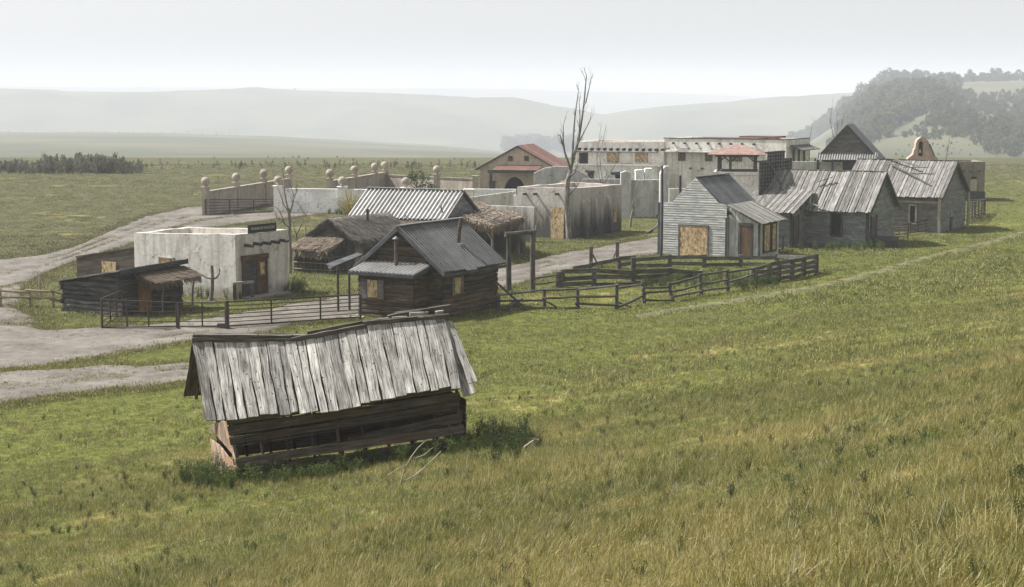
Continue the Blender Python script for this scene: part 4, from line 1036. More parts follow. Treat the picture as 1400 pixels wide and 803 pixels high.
    for pa, pb in ((1042.5, 1052), (1053.5, 1060)):
        a, b = A(pa, 344), A(pb, 307); panel(T, f, 'window_board', M['osb'], [(x1, a.y, .35), (x1, b.y, .35), (x1, b.y, z_lo-.15), (x1, a.y, z_lo-.15)], Nr, .03, M['trimdark'], .09)
    one('corner_board', M['trimdark'], T, lambda g: g.beam((x1+.02, ya, 0), (x1+.02, ya, z_lo-.1), .12, .08, up=(0, 1, 0)))
    foot(f, x0, x1, 0, D)
    # pole and leaning prop at its left side
    b = gp(904, 351); t = tag(one('pole', M['trimdark'], None, lambda g: g.tube([(0, 0, 0), (.03, 0, 3), (0, 0, f.z(x0, 0, 226))], [.09, .075, .06], 8)), 'tall dark pole at the left edge of the grey clapboard house', 'pole'); t.location = b
    b = gp(929, 330); t = tag(one('pole', M['trimdark'], None, lambda g: g.tube([(0, 0, 0), (0, 0, 4.3)], [.1, .09], 8)), 'short dark pole rising behind the gable of the grey house', 'pole'); t.location = b
    b = gp(897, 320); t = thing('plank_pile', 'dark planks propped on the left wall of the grey clapboard house', 'planks', b)
    for k in range(3):
        g = G(); g.beam((-.5-.12*k, -.3, .05), (.35, .3-.2*k, .9-.1*k), .22, .05, up=(0, 0, 1)); g.build('plank', M['fencewood'], t)
greyhouse()

# ================================================================== the two board roofed houses
def house(name, label, org, ang, pxl, pxr, py_eave, pxridge, py_ridge, pxridge_l, mat, matg, nb, over=.35):
    f = Frame(gp(*org), ang); x0 = f.lx(pxl); D = f.ly(pxr)
    T = fthing(f, name, label, 'house')
    ze = f.z(0, 0, py_eave); yr = D/2; zr = f.z(.3, yr, py_ridge)
    sl = (zr-ze)/yr
    lim = lambda z: (0, D) if z < ze else (yr-(zr-z)/sl, yr+(zr-z)/sl)
    one('siding', mat, T, lambda g: clap(g, (0, 0, 0), (1, 0, 0), Nf, 0, ze, lambda z: (x0, 0), .15), kind='stuff')
    one('siding', matg, T, lambda g: clap(g, (0, 0, 0), (0, 1, 0), Nr, 0, zr-.08, lim, .15), kind='stuff')
    one('siding', mat, T, lambda g: clap(g, (x0, 0, 0), (0, 1, 0), Nl, 0, zr-.08, lim, .15), kind='stuff')
    one('siding', mat, T, lambda g: clap(g, (0, D, 0), (1, 0, 0), Nb, 0, ze, lambda z: (x0, 0), .15), kind='stuff')
    one('inner_wall', M['dark'], T, lambda g: g.box(x0+.05, -.05, .05, D-.05, 0, ze))
    e = .38; xl = min(x0, f.lx(pxridge_l, yr, zr))
    zb = ze-sl*e
    roof_boards(T, 'roof_board', M['roofboard2'], (xl, yr, zr+.06), (over, yr, zr+.06), (xl, -e, zb+.06), (over, -e, zb+.06), nb, .03, .08, .045, segs=4)
    roof_boards(T, 'roof_board', M['roofboard2'], (over, yr, zr+.05), (xl, yr, zr+.05), (over, D+e, zb+.05), (xl, D+e, zb+.05), 18, .03, .08, segs=1)
    for y1 in (-e, D+e):
        one('barge_board', M['trimdark'], T, lambda g: g.beam((over-.03, yr, zr-.05), (over-.03, y1, zb-.05), .04, .18))
    one('ridge_board', M['ridgeboard'], T, lambda g: g.beam((xl, yr-.02, zr+.11), (over+.05, yr-.02, zr+.11), .18, .05, seg=6, wob=.01))
    foot(f, x0, 0, 0, D)
    return f, T, x0, D, ze, zr, yr, xl
def houses():
    f, T, x0, D, ze, zr, yr, xl = house('board_roof_house', 'blue grey lapped house with weathered board roof and tall slatted false front', (1185, 339), -29, 1042, 1221.5, 286, 1211, 237, 1062, M['bluegrey'], M['bluegrey'], 40)
    one('corner_board', M['trimdark'], T, lambda g: g.beam((.02, -.03, 0), (.02, -.03, ze), .2, .06, up=(0, 1, 0)))
    p, q = f.py_(1136, 321.5, 0), f.py_(1151.5, 292, 0)
    w = panel(T, f, 'window', M['dark'], [(p.x, 0, p.z), (q.x, 0, p.z), (q.x, 0, q.z), (p.x, 0, q.z)], Nf, .02, M['trimdark'], .10)
    a, b = f.px_(1189.5, 338, 0), f.px_(1196, 338, 0); zt = f.px_(1192, 297, 0).z
    one('door', M['brownboard'], T, lambda g: g.beam((.05, (a.y+b.y)/2, 0), (.05, (a.y+b.y)/2, zt), b.y-a.y, .06, up=(1, 0, 0)))
    for y in (a.y-.06, b.y+.06): one('door_frame', M['trimdark'], T, lambda g: g.beam((.06, y, 0), (.06, y, zt+.08), .12, .08, up=(1, 0, 0)))
    # entry lean-to
    xr = f.lx(1100); yl = -f.ly(1100, xr)+0; ylo = f.l(gp(1077, 341)).y; ylo = -2.6
    xl2 = xr-3.3; z1 = ze+.25; z0 = f.z(xr, ylo-.3, 292)
    one('siding', M['bluegrey'], T, lambda g: clap(g, (0, ylo, 0), (1, 0, 0), Nf, 0, z0+.05, lambda z: (xl2, xr), .15), kind='stuff')
    one('siding', M['bluegrey'], T, lambda g: clap(g, (xr, 0, 0), (0, 1, 0), Nr, 0, z0+.05, lambda z: (ylo, 0), .15), kind='stuff')
    one('siding', M['bluegrey'], T, lambda g: clap(g, (xl2, 0, 0), (0, 1, 0), Nl, 0, z0+.05, lambda z: (ylo, 0), .15), kind='stuff')
    one('inner_wall', M['dark'], T, lambda g: g.box(xl2+.05, xr-.05, ylo+.05, -.05, 0, z0))
    one('corner_board', M['trimdark'], T, lambda g: g.beam((xr+.01, ylo-.02, 0), (xr+.01, ylo-.02, z0), .16, .07, up=(0, 1, 0)))
    roof_boards(T, 'lean_to_board', M['roofboard2'], (xl2-.3, .9, z1+.75), (xr+.35, .9, z1+.75), (xl2-.3, ylo-.45, z0+.0), (xr+.35, ylo-.45, z0+.0), 22, .03, .12, .05)
    one('door', M['brownboard'], T, lambda g: g.beam((xr+.05, ylo+.75, 0), (xr+.05, ylo+.75, 1.95), .85, .05, up=(1, 0, 0)))
    for y in (ylo+.28, ylo+1.22): one('door_frame', M['trimdark'], T, lambda g: g.beam((xr+.06, y, 0), (xr+.06, y, 2.02), .1, .08, up=(1, 0, 0)))
    one('door_step', M['fencewood'], T, lambda g: g.box(xr+.02, xr+1.0, ylo+.3, ylo+1.3, 0, .12))
    # false front seen from behind
    xf = xl-.05; y0 = -.2; y1 = f.ly(1080, xf, 4.5); zs = f.z(xf, y0, 221); zc = f.z(xf, (y0+y1)/2, 208)
    sy = y1-y0
    for k in range(13):
        y = y0+sy*k/12; top = zc if 3 <= k <= 9 else zs
        one('front_stud', M['trimdark'], T, lambda g: g.beam((xf+.06, y, 0), (xf+.06, y, top), .26, .06, up=(1, 0, 0)))
    def slats(g):
        z = .1
        while z < zc:
            a, b = (y0, y1) if z < zs else (y0+sy*.25, y0+sy*.75)
            g.beam((xf, a, z), (xf, b, z), .03, .19, up=(0, 0, 1)); z += .235 if z > 3.4 else .195
    one('slat_wall', M['trimdark'], T, slats, kind='stuff')
    for a, b, z in ((y0-.1, y1+.1, zs), (y0+sy*.22, y0+sy*.78, zc)): one('cornice', M['trimdark'], T, lambda g: g.beam((xf, a, z), (xf, b, z), .22, .1, up=(0, 0, 1)))
    one('brace', M['fencewood'], T, lambda g: g.beam((xf+.1, yr*.5, zr+.6), (xf+1.7, .35, ze+.5), .1, .1))
    for a, b in (((xr-.1, -.3, ze+.35), (xr+1.4, -.42, ze-.12)), ((xr+1.2, yr*.62, zr-.35), (xr+.2, yr*.5, zr-.72))):
        one('loose_board', M['trimpale'] if a[1] < 0 else M['ridgeboard'], T, lambda g: g.beam(V3(a)+V3((0, 0, .1)), V3(b)+V3((0, 0, .1)), .14, .04))
    # dark box by the gable
    b = gp(1206, 338); t = thing('wooden_box', 'low dark wooden box beside the side door of the blue grey house', 'box', b, R(-29))
    g = G()
    for k in range(4): g.box(-.6, .9, -.5+k*.25, -.5+k*.25+.23, .0, .42+k*.04)
    g.build('body', M['trimdark'], t); one('lid', M['trimdark'], t, lambda g: g.prism([V3((-.65, -.55, .44)), V3((.95, -.55, .44)), V3((.95, .55, .62)), V3((-.65, .55, .62))], (0, 0, .04)))
    # second house
    f, T, x0, D, ze, zr, yr, xl = house('board_roof_house', 'dark brown lapped house with weathered board roof and white framed window', (1283, 319), -29, 1180, 1318, 267, 1304, 222, 1172, M['darkgrey'], M['bluegrey'], 34)
    p, q = f.py_(1243, 305, 0), f.py_(1253, 280.5, 0)
    panel(T, f, 'window', M['dark'], [(p.x, 0, p.z), (q.x, 0, p.z), (q.x, 0, q.z), (p.x, 0, q.z)], Nf, .02, M['trimpale'], .13)
    zz = f.py_(1260, 276.5, 0).z
    one('trim_band', M['trimpale'], T, lambda g: g.beam((x0, -.05, zz), (-.1, -.05, zz), .06, .14, up=(0, 0, 1)))
    one('corner_board', M['trimpale'], T, lambda g: g.beam((.02, -.04, 0), (.02, -.04, ze), .2, .06, up=(0, 1, 0)))
    a = f.px_(1299.5, 300, 0).y; one('narrow_window', M['trimpale'], T, lambda g: g.beam((.05, a, .95), (.05, a, 1.75), .28, .05, up=(1, 0, 0)))
    one('door', M['trimdark'], T, lambda g: g.beam((.05, a, 0), (.05, a, .93), .6, .05, up=(1, 0, 0)))
    for a, b in (((x0+1.0, yr*.75, zr-.25), (x0+4.6, yr*.2, ze+.45)), ((x0+2.2, yr*.55, zr-.5), (x0+4.0, yr*.55, zr-.48)), ((x0+.3, yr*1.0, zr+.2), (x0+3.2, yr*.6, zr-.4))):
        one('loose_board', M['roofboard2'], T, lambda g: g.beam(V3(a)+V3((0, 0, .14)), V3(b)+V3((0, 0, .14)), .13, .06))
    q = f.w(-.9, D+1.6, 0); b = V3((q.x, q.y, 0))
houses()

# ================================================================== adobe ruin in the middle of the street
def ruin():
    f = Frame(gp(777, 327), -31); W = -f.lx(707); D = f.ly(849.5)
    T = fthing(f, 'adobe_ruin', 'roofless stained adobe ruin with a boarded doorway beside the tall dead tree', 'ruin')
    walls4(T, M['ruin'], W, D, -.05, (3.42, 3.42, 3.32, 3.4), .4)
    p, q = f.py_(753.5, 322, 0), f.py_(771.5, 284, 0)
    panel(T, f, 'door_board', M['osb'], [(p.x, 0, 0), (q.x, 0, 0), (q.x, 0, q.z), (p.x, 0, q.z)], Nf, .03)
    for px in (719, 733, 763):
        q = f.py_(px, 265, 0); one('viga', M['trimdark'], T, lambda g: g.tube([(q.x, .1, q.z), (q.x+.02, -.35, q.z-.02)], .08, 8))
    for px, py in ((796.5, 274), (814, 271), (831.5, 268.5)):
        q = f.px_(px, py, 0); zt = q.z
        one('buttress', M['ruin'], T, lambda g: g.prism([V3((.0, q.y-.22, -.05)), V3((.42, q.y-.22, -.05)), V3((.14, q.y-.22, zt-.2)), V3((0, q.y-.22, zt))], (0, .44, 0)))
    q0, q1 = f.px_(838, 300, 0), f.px_(842, 300, 0)
    panel(T, f, 'window_board', M['osb'], [(0, q0.y, .7), (0, q1.y, .7), (0, q1.y, 1.7), (0, q0.y, 1.7)], Nr, .03)
    foot(f, -W, 0, 0, D)
ruin()

# ================================================================== upright wall pieces set at their own distance
def plate(name, label, cat, mat, Y, pts, depth, cut=None, base_py=None):
    """wall standing at depth Y whose outline is given by its corners; runs back by depth"""
    P = [aty(px, py, Y) for px, py in pts]
    x0 = min(p.x for p in P); x1 = max(p.x for p in P); b = V3(((x0+x1)/2, Y, Hs((x0+x1)/2, Y)))
    poly = [p-b for p in P]+[V3((x1-b.x, 0, -.1)), V3((x0-b.x, 0, -.1))] if cut is None else [p-b for p in P]
    o = one(name, mat, None, lambda g: g.prism(poly, (0, depth, 0))); o.location = b
    FOOT.append([V3((x0, Y-.1, 0)), V3((x1, Y-.1, 0)), V3((x1, Y+depth, 0)), V3((x0, Y+depth, 0))])
    return tag(o, label, cat), b
def arch_pts(cx, hw, py_top, py_spring, n=8):
    return [(cx-hw*math.cos(math.pi*k/n), py_spring-(py_spring-py_top)*math.sin(math.pi*k/n)) for k in range(n+1)]
plate('adobe_wall', 'long pale grey adobe wall sloping up to the ruin behind the brush arbour', 'wall', M['adobe'], 124, [(643, 270), (705, 261.5)], .35)
plate('white_pillar', 'small white pillar at the left corner of the adobe ruin', 'pillar', M['whitewall'], 118, [(702.5, 268), (705, 266), (707, 268)], .4)
# arched gateway wall
AP = [(730, 262), (730, 237), (745, 230), (760, 227.5), (775, 228), (790, 233), (803, 240), (815, 250), (815, 262)]
def archwall():
    Y = 136
    pb = 130.5+9.5/Y*2316
    pts = [(730, pb), (730, 237), (745, 230), (760, 227.5), (775, 228), (790, 233), (803, 240), (815, 250), (815, pb), (792, pb)]+[(792+0*k, 0) for k in range(0)]
    arch = arch_pts(774, 17, 246, 264)[::-1]
    pts += arch+[(757, pb)]
    plate('arched_wall', 'grey plaster wall with one wide arched opening behind the adobe ruin', 'wall', M['adobegrey'], Y, pts, .5, cut=True)
archwall()
plate('grey_wall', 'tall grey plaster pier standing right of the adobe ruin', 'pier', M['adobegrey'], 131, [(849, 236.5), (856, 234), (863, 236.5)], .8)
plate('grey_wall', 'grey stained plaster wall between the pier and the clapboard house', 'wall', M['adobegrey'], 131.5, [(863, 246.5), (904, 246)], .5)
plate('grey_wall', 'grey plaster buttress wall with curved top left of the clapboard house gable', 'wall', M['adobegrey'], 129, [(903, 238), (906, 232), (910, 227.5), (915, 227.5), (915, 258)], 1.2)
plate('grey_wall', 'pale plaster wall behind the gable of the clapboard house', 'wall', M['adobe'], 128, [(915, 258), (985, 258)], .4)
plate('back_wall', 'low grey wall with bare bush behind the adobe ruin', 'wall', M['adobegrey'], 133, [(796, 245), (850, 245)], .4)
for k, (a, b, t) in enumerate(((869, 880, 232.5), (882, 893, 230.5))):
    Y = 139; z = aty(a, t, Y).z; p = aty((a+b)/2, t, Y); w = aty(b, t, Y).x-aty(a, t, Y).x
    T = thing('white_chimney', ('left' if k == 0 else 'right')+' one of two white chimney blocks above the grey wall', 'chimney', (p.x, Y, 0), 0, 'white chimney blocks')
    one('stack', M['whitewall'], T, lambda g: g.box(-w/2, w/2, 0, .9, 0, z-.12)); one('cap', M['whitewall'], T, lambda g: g.prism([V3((-w/2-.06, 0, z-.12)), V3((w/2+.06, 0, z-.12)), V3((w*.35, 0, z)), V3((-w*.35, 0, z))], (0, .95, 0)))

# ================================================================== courtyard walls with ball finials
def ball_wall(name, label, posts, zb, zw, mat, matp, pw=.55, skip=(), cap=True, group=None):
    """posts: ground points; zb ball centre height; zw wall top"""
    b = posts[0]; T = thing(name, label, 'wall', b, 0, group)
    for k, p in enumerate(posts):
        q = p-b; hp = zb-.5
        ps = one('post', matp, T, lambda g: (g.box(q.x-pw/2, q.x+pw/2, q.y-pw/2, q.y+pw/2, -.1, hp), g.box(q.x-pw*.62, q.x+pw*.62, q.y-pw*.62, q.y+pw*.62, hp-.02, hp+.06)))
        if k not in skip:
            r = .36; prof = [(.16, -.46), (.13, -.36)]+[(r*math.sin(t), -r*math.cos(t)) for t in np.linspace(.4, math.pi, 12)]
            one('ball_finial', M['adobepost'], ps, lambda g: g.lathe([(max(a, .001), c) for a, c in prof], (q.x, q.y, zb), 18))
    for k in range(len(posts)-1):
        p, q = posts[k]-b, posts[k+1]-b; n = (q-p).normalized().cross(V3((0, 0, 1)))*.15
        up = V3((0, 0, 1))
        one('panel', mat, T, lambda g: g.prism([p-n-up*.1, q-n-up*.1, q-n+up*(zw-.2), p-n+up*(zw-.2)], n*2))
        one('coping', mat, T, lambda g: g.prism([p-n*1.6+up*(zw-.2), q-n*1.6+up*(zw-.2), q-n*1.2+up*zw, p-n*1.2+up*zw], n*2.8))
    return T
p1 = gp(282, 295); p4 = aty(395, 234, 154.5); p4.z = 0
ball_wall('courtyard_wall', 'tan courtyard wall with four ball topped posts on the left of the gate', [lerp(p1, p4, k/3) for k in range(4)], 2.72, 1.95, M['adobepost'], M['adobepost'])
q1 = gp(381, 291); zbw = Frame(q1, 0).z(0, 0, 246.5)
wr = []
for px, py in ((381, 291), (468.5, 292.5), (555, 294), (641, 297)):
    wr.append(gp(px, py))
ball_wall('courtyard_wall', 'white painted courtyard wall with ball topped posts behind the straw hut', wr, zbw, 2.0, M['whitewall'], M['whitewall'], .7, skip=(3,))
plate('white_wall', 'white wall in front of the red roofed house', 'wall', M['whitewall'], 139, [(648, 258.5), (706, 259)], .35)
b1 = aty(451, 237, 146); b2 = aty(526, 227.6, 163); b3 = aty(597, 231, 158); b4 = aty(650, 233, 155)
for q in (b1, b2, b3, b4): q.z = 0
bl = [lerp(b1, b2, t) for t in (0, .42, .8, 1)]
ball_wall('courtyard_wall', 'tan courtyard wall with ball topped posts running back to the far corner', bl, 2.8, 2.15, M['adobepost'], M['adobepost'])
ball_wall('courtyard_wall', 'tan rear courtyard wall ending at the red roofed house', [lerp(b2, b3, .02), b3, b4], 2.6, 1.9, M['adobepost'], M['adobepost'], skip=(0, 2))

# ================================================================== red roofed hacienda
def hacienda():
    Y = 158.0; f = Frame(V3((aty(708, 200, Y).x, Y, 0)), -14)
    T = fthing(f, 'red_roof_house', 'cream plaster house with red metal roof and dark arched porch', 'house')
    xl = f.lx(656); xr = -xl*1.02; za = f.z(0, 0, 200); ze = f.z(xl, 0, 229); sl = (za-ze)/(-xl); D = 6.0
    z0 = -.2
    ax, hw = f.lx(703.5), (f.lx(722)-f.lx(690))/2; zs = f.z(ax, 0, 262); zt = f.z(ax, 0, 242)
    arch = [V3((ax+hw*math.cos(math.pi*k/10), 0, zs-.5+(zt-zs+.5)*math.sin(math.pi*k/10))) for k in range(11)]
    poly = [V3((xl, 0, z0)), V3((ax-hw, 0, z0))]+arch[::-1]+[V3((ax+hw, 0, z0)), V3((xr, 0, z0)), V3((xr, 0, ze)), V3((0, 0, za)), V3((xl, 0, ze))]
    one('front_wall', M['hacienda'], T, lambda g: g.prism(poly, (0, .4, 0)))
    one('side_wall', M['hacienda'], T, lambda g: g.box(xl, xl+.3, .4, D, z0, ze-.05)); one('side_wall', M['hacienda'], T, lambda g: g.box(xr-.3, xr, .4, D, z0, ze-.05))
    one('rear_wall', M['hacienda'], T, lambda g: g.prism([V3((xl, D, z0)), V3((xr, D, z0)), V3((xr, D, ze)), V3((0, D, za)), V3((xl, D, ze))], (0, .3, 0)))
    one('inner_wall', M['dark'], T, lambda g: g.box(ax-hw-.3, ax+hw+.3, 1.2, 1.3, z0, zt+.2))
    for s, e in ((1, xr+.4), (-1, xl-.4)):
        sheets(T, 'roof_sheet', M['tinred'], (0, -.25, za+.06), (0, D+.6, 0), (e, 0, -sl*abs(e)), 22, 5, .025)
        g = G(); slab(g, (0, -.22, za+.0), (0, D+.5, 0), (e, 0, -sl*abs(e)), .06); g.build('roof_deck', M['trimdark'], T)
        one('barge_board', M['trimdark'], T, lambda g: g.beam((0, -.25, za), (e, -.25, za-sl*abs(e)), .04, .12))
    for px in (698, 720):
        q = f.py_(px, 217, 0); w = panel(T, f, 'window', M['doorbrown'], [(q.x-.18, 0, q.z-.2), (q.x+.18, 0, q.z-.2), (q.x+.18, 0, q.z+.2), (q.x-.18, 0, q.z+.2)], Nf, .02, M['trimdark'], .05)
    pl, pr = f.lx(667, -1.6), f.lx(739, -1.6); zt2, zb2 = f.z(0, 0, 226), f.z(pl, -1.7, 232.5)
    sheets(T, 'porch_roof_sheet', M['tinred'], (pl+.5, .0, zt2), (pr-pl-.7, 0, 0), (0, -1.8, zb2-zt2), 26, 4, .02)
    one('porch_beam', M['trimdark'], T, lambda g: g.beam((pl, -1.6, zb2-.15), (pr, -1.6, zb2-.15), .15, .26, up=(0, 0, 1)))
    for x in (pl+.3, pr-.2): one('porch_post', M['trimdark'], T, lambda g: g.box(x-.11, x+.11, -1.7, -1.48, 0, zb2-.2))
    q = f.py_(675, 252, 0); panel(T, f, 'window', M['doorbrown'], [(q.x-.45, 0, q.z-.5), (q.x+.2, 0, q.z-.5), (q.x+.2, 0, q.z+.35), (q.x-.45, 0, q.z+.35)], Nf, .02, M['trimpale'], .06)
    foot(f, xl, xr, -1.8, D)
hacienda()

# ================================================================== white pueblo building
def pueblo():
    Y = 152.0; f = Frame(V3((aty(905, 200, Y).x, Y, 0)), -20)
    T = fthing(f, 'white_pueblo_wing', 'low white pueblo wing with beam ends and three upper windows', 'building')
    x0 = f.lx(787); zt = f.z(x0, 0, 193.5); D = 7.0
    zl = f.z(x0, -1.8, 226)
    one('wall', M['white'], T, lambda g: g.prism([V3((x0, 0, 0)), V3((.2, 0, 0)), V3((.2, 0, zt+.05)), V3((x0/2, 0, zt-.02)), V3((x0, 0, zt))], (0, .35, 0)))
    one('wall', M['white'], T, lambda g: g.box(x0, x0+.35, .35, D, 0, zt-.03)); one('wall', M['white'], T, lambda g: g.box(x0, .2, D-.35, D, 0, zt-.03)); one('roof', M['adobetan'], T, lambda g: g.box(x0+.35, .2, .35, D-.35, zt-.5, zt-.4))
    one('lower_storey', M['white'], T, lambda g: g.box(x0+.3, .1, -1.8, -.02, 0, zl))
    one('coping', M['white'], T, lambda g: g.box(x0+.25, .1, -1.85, -1.6, zl, zl+.12))
    zb = f.z(x0, 0, 205.5)
    xs = [f.lx(px) for px in (793, 801.5, 810, 819, 827.5, 836, 845, 853.5, 862, 871, 880, 889, 897.5, 906)]
    one('awning', M['roofboard2'], T, lambda g: g.prism([V3((f.lx(791), -.02, zb+.06)), V3((f.lx(900), -.02, zb+.06)), V3((f.lx(900), -.75, zb-.16)), V3((f.lx(791), -.75, zb-.16))], (0, 0, .1)))
    for x in xs: one('viga', M['trimdark'], T, lambda g: g.tube([(x, .1, zb+.16), (x, -.6, zb+.13)], .11, 7))
    def wn(a, b, t, bt, mat, fr='trimdark', y=0, nm='window_board'):
        p, q = f.py_(a, bt, y), f.py_(b, t, y); return panel(T, f, nm, M[mat], [(p.x, y, p.z), (q.x, y, p.z), (q.x, y, q.z), (p.x, y, q.z)], Nf, .03, M[fr], .07)
    wn(792.5, 803.5, 209.5, 224, 'dark', nm='window'); wn(831, 846, 208.5, 221.5, 'osb', 'trimpale'); wn(869, 885.5, 209, 221.5, 'osb', 'trimpale')
    wn(804.5, 811, 235, 247, 'dark', y=-1.8, nm='door'); wn(842, 849, 237, 247, 'dark', y=-1.8, nm='door')
    q = f.py_(845, 237.5, -1.8); one('door_beam', M['trimdark'], T, lambda g: g.beam((q.x-.55, -2.0, q.z), (q.x+.55, -2.0, q.z+.05), .3, .25, up=(0, 0, 1)))
    q = f.py_(807, 234.5, -1.8); one('door_beam', M['trimdark'], T, lambda g: g.beam((q.x-.4, -1.95, q.z), (q.x+.4, -1.95, q.z), .25, .16, up=(0, 0, 1)))
    q = f.py_(831, 246, -1.8); one('arch_niche', M['adobegrey'], T, lambda g: g.prism([V3((q.x+.5*math.cos(math.pi*k/8), -1.83, q.z+.42*math.sin(math.pi*k/8))) for k in range(9)], (0, -.03, 0)))
    foot(f, x0, 0, -1.8, D)
    Y = 147.0; f = Frame(V3((aty(1075, 200, Y).x, Y, 0)), -28)
    T = fthing(f, 'white_pueblo_block', 'large white flat roofed pueblo block with barred windows behind the gazebo', 'building')
    x0 = f.lx(907); zt = f.z(0, 0, 191.5); D = min(f.ly(1107, 0, zt, 0, 30), 14)
    th = .35
    one('wall', M['white'], T, lambda g: g.box(x0, 0, 0, th, 0, zt)); one('wall', M['white'], T, lambda g: g.box(-th, 0, th, D, 0, zt)); one('wall', M['white'], T, lambda g: g.box(x0, x0+th, th, D, 0, zt)); one('wall', M['white'], T, lambda g: g.box(x0+th, -th, D-th, D, 0, zt))
    one('roof', M['adobetan'], T, lambda g: g.box(x0+th, -th, th, D-th, zt-.4, zt-.3))
    one('coping', M['trimdark'], T, lambda g: (g.box(x0-.05, .04, -.05, .2, zt, zt+.06), g.box(-.2, .05, .2, D+.05, zt, zt+.06)))
    a, b = f.lx(946, 2, zt), f.lx(1034, 2, zt); c, d = f.lx(1002, 3.5, zt), f.lx(1052, 3.5, zt)
    one('roof_parapet', M['tinred'], T, lambda g: g.box(a, b, 2.0, 5, zt-.2, f.z(a, 2, 188.3))); one('roof_parapet', M['tinred'], T, lambda g: g.box(c, d, 5.1, 8, zt-.2, f.z(c, 5.1, 186.2)))
    zv = f.z(x0, 0, 195.5)
    for px in (920.5, 936, 952, 967.5, 983, 998.5, 1014, 1030): one('viga', M['trimdark'], T, lambda g: g.tube([(f.lx(px), .05, zv), (f.lx(px), -.3, zv)], .09, 7))
    for px in (944, 960): one('viga', M['trimdark'], T, lambda g: g.tube([(f.lx(px), .05, f.z(0, 0, 233)), (f.lx(px), -.3, f.z(0, 0, 233))], .08, 7))
    z0 = f.z(x0, 0, 203)
    n = 8; xa, xb = f.lx(913), f.lx(1040)
    for k in range(n):
        u, v = lerp(xa, xb, k/n), lerp(xa, xb, (k+.97)/n)
        one('awning_plank', M['roofboard2'], T, lambda g: g.prism([V3((u, -.02, z0)), V3((v, -.02, z0)), V3((v, -.8, z0-.32)), V3((u, -.8, z0-.32))], (0, 0, .06)))
    for a, b, t, bt in ((927.5, 937.5, 209, 220), (964, 974.5, 209.5, 220.5), (1001, 1015, 213, 221)):
        p, q = f.py_(a, bt, 0), f.py_(b, t, 0); w = panel(T, f, 'window', M['osb'], [(p.x, 0, p.z), (q.x, 0, p.z), (q.x, 0, q.z), (p.x, 0, q.z)], Nf, .02)
        for k in range(6): one('bar', M['brownboard'], w, lambda g: g.beam((lerp(p.x, q.x, (k+.5)/6), -.09, p.z), (lerp(p.x, q.x, (k+.5)/6), -.09, q.z), .05, .04, up=(0, 1, 0)))
    # side awning
    zz = f.z(0, 2.5, 204)
    one('side_awning', M['darkgrey'], T, lambda g: g.prism([V3((.02, 1.0, zz+.3)), V3((.02, D-.6, zz+.3)), V3((1.2, D-.6, zz-.1)), V3((1.2, 1.0, zz-.1))], (0, 0, .07)))
    for t in (.2, .5, .8): one('side_window', M['trimdark'], T, lambda g: g.beam((.03, lerp(1, D-.6, t), zz-1.15), (.03, lerp(1, D-.6, t), zz+.05), .4, .05, up=(1, 0, 0)))
    foot(f, x0, 0, 0, D)
    plate('grey_wall', 'grey plaster wall below the white block seen over the board roof', 'wall', M['adobegrey'], 141, [(1080, 221), (1152, 221.5)], .4)
    # gazebo tower
    Y = 124.0; c = V3((aty(1008, 240, Y).x, Y, 0)); f = Frame(c, -10)
    T = fthing(f, 'gazebo_tower', 'pinkish hip roofed gazebo on a white plaster base before the white block', 'gazebo')
    s = (aty(1038, 240, Y).x-aty(976, 240, Y).x)/2*.93
    zf = f.z(0, -s, 235); ze = f.z(0, -s, 212); za = f.z(0, 0, 196.5)
    one('base', M['white'], T, lambda g: g.box(-s, s, -s, s, 0, zf-.22)); one('cornice', M['white'], T, lambda g: g.box(-s-.12, s+.12, -s-.12, s+.12, zf-.22, zf)); one('string_course', M['adobegrey'], T, lambda g: g.box(-s-.05, s+.05, -s-.05, s+.05, zf-2.0, zf-1.88))
    one('floor_edge', M['trimdark'], T, lambda g: g.box(-s*.95, s*.95, -s*.95, s*.95, zf, zf+.07))
    for x, y in ((-1, -1), (1, -1), (-1, 1), (1, 1), (-.35, -1)):
        X, Yy = x*(s-.25), y*(s-.25)
        one('post', M['brownboard'], T, lambda g: g.box(X-.09, X+.09, Yy-.09, Yy+.09, zf+.07, ze-.05))
        for sg in (-1, 1):
            if abs(x) == 1 and sg*x > 0: continue
            one('brace', M['brownboard'], T, lambda g: g.beam((X, Yy, ze-.55), (X+sg*.5, Yy, ze-.1), .09, .09, up=(0, 1, 0)))
    one('beam', M['brownboard'], T, lambda g: (g.box(-s, s, -s, -s+.16, ze-.14, ze), g.box(-s, s, s-.16, s, ze-.14, ze), g.box(-s, -s+.16, -s+.16, s-.16, ze-.14, ze), g.box(s-.16, s, -s+.16, s-.16, ze-.14, ze)))
    o = s+.55; zm = lerp(ze, za, .58); k = .42
    cr = [V3((-o, -o, ze)), V3((o, -o, ze)), V3((o, o, ze)), V3((-o, o, ze))]; cm = [V3((q.x*k, q.y*k, zm)) for q in cr]; ap = V3((0, 0, za))
    for i in range(4):
        j = (i+1) % 4
        m = 6
        for r_ in range(m):
            a, b = r_/m, (r_+1.06)/m
            one('tile_course', M['tile'], T, lambda g: g.prism([lerp(cr[i], cm[i], a), lerp(cr[j], cm[j], a), lerp(cr[j], cm[j], min(b, 1)), lerp(cr[i], cm[i], min(b, 1))], (0, 0, .05+.015*(r_ % 2))))
        one('roof_top', M['tile'], T, lambda g: g.add([cm[i]+V3((0, 0, .04)), cm[j]+V3((0, 0, .04)), ap], [[0, 1, 2]]))
    foot(f, -s, s, -s, s)
pueblo()

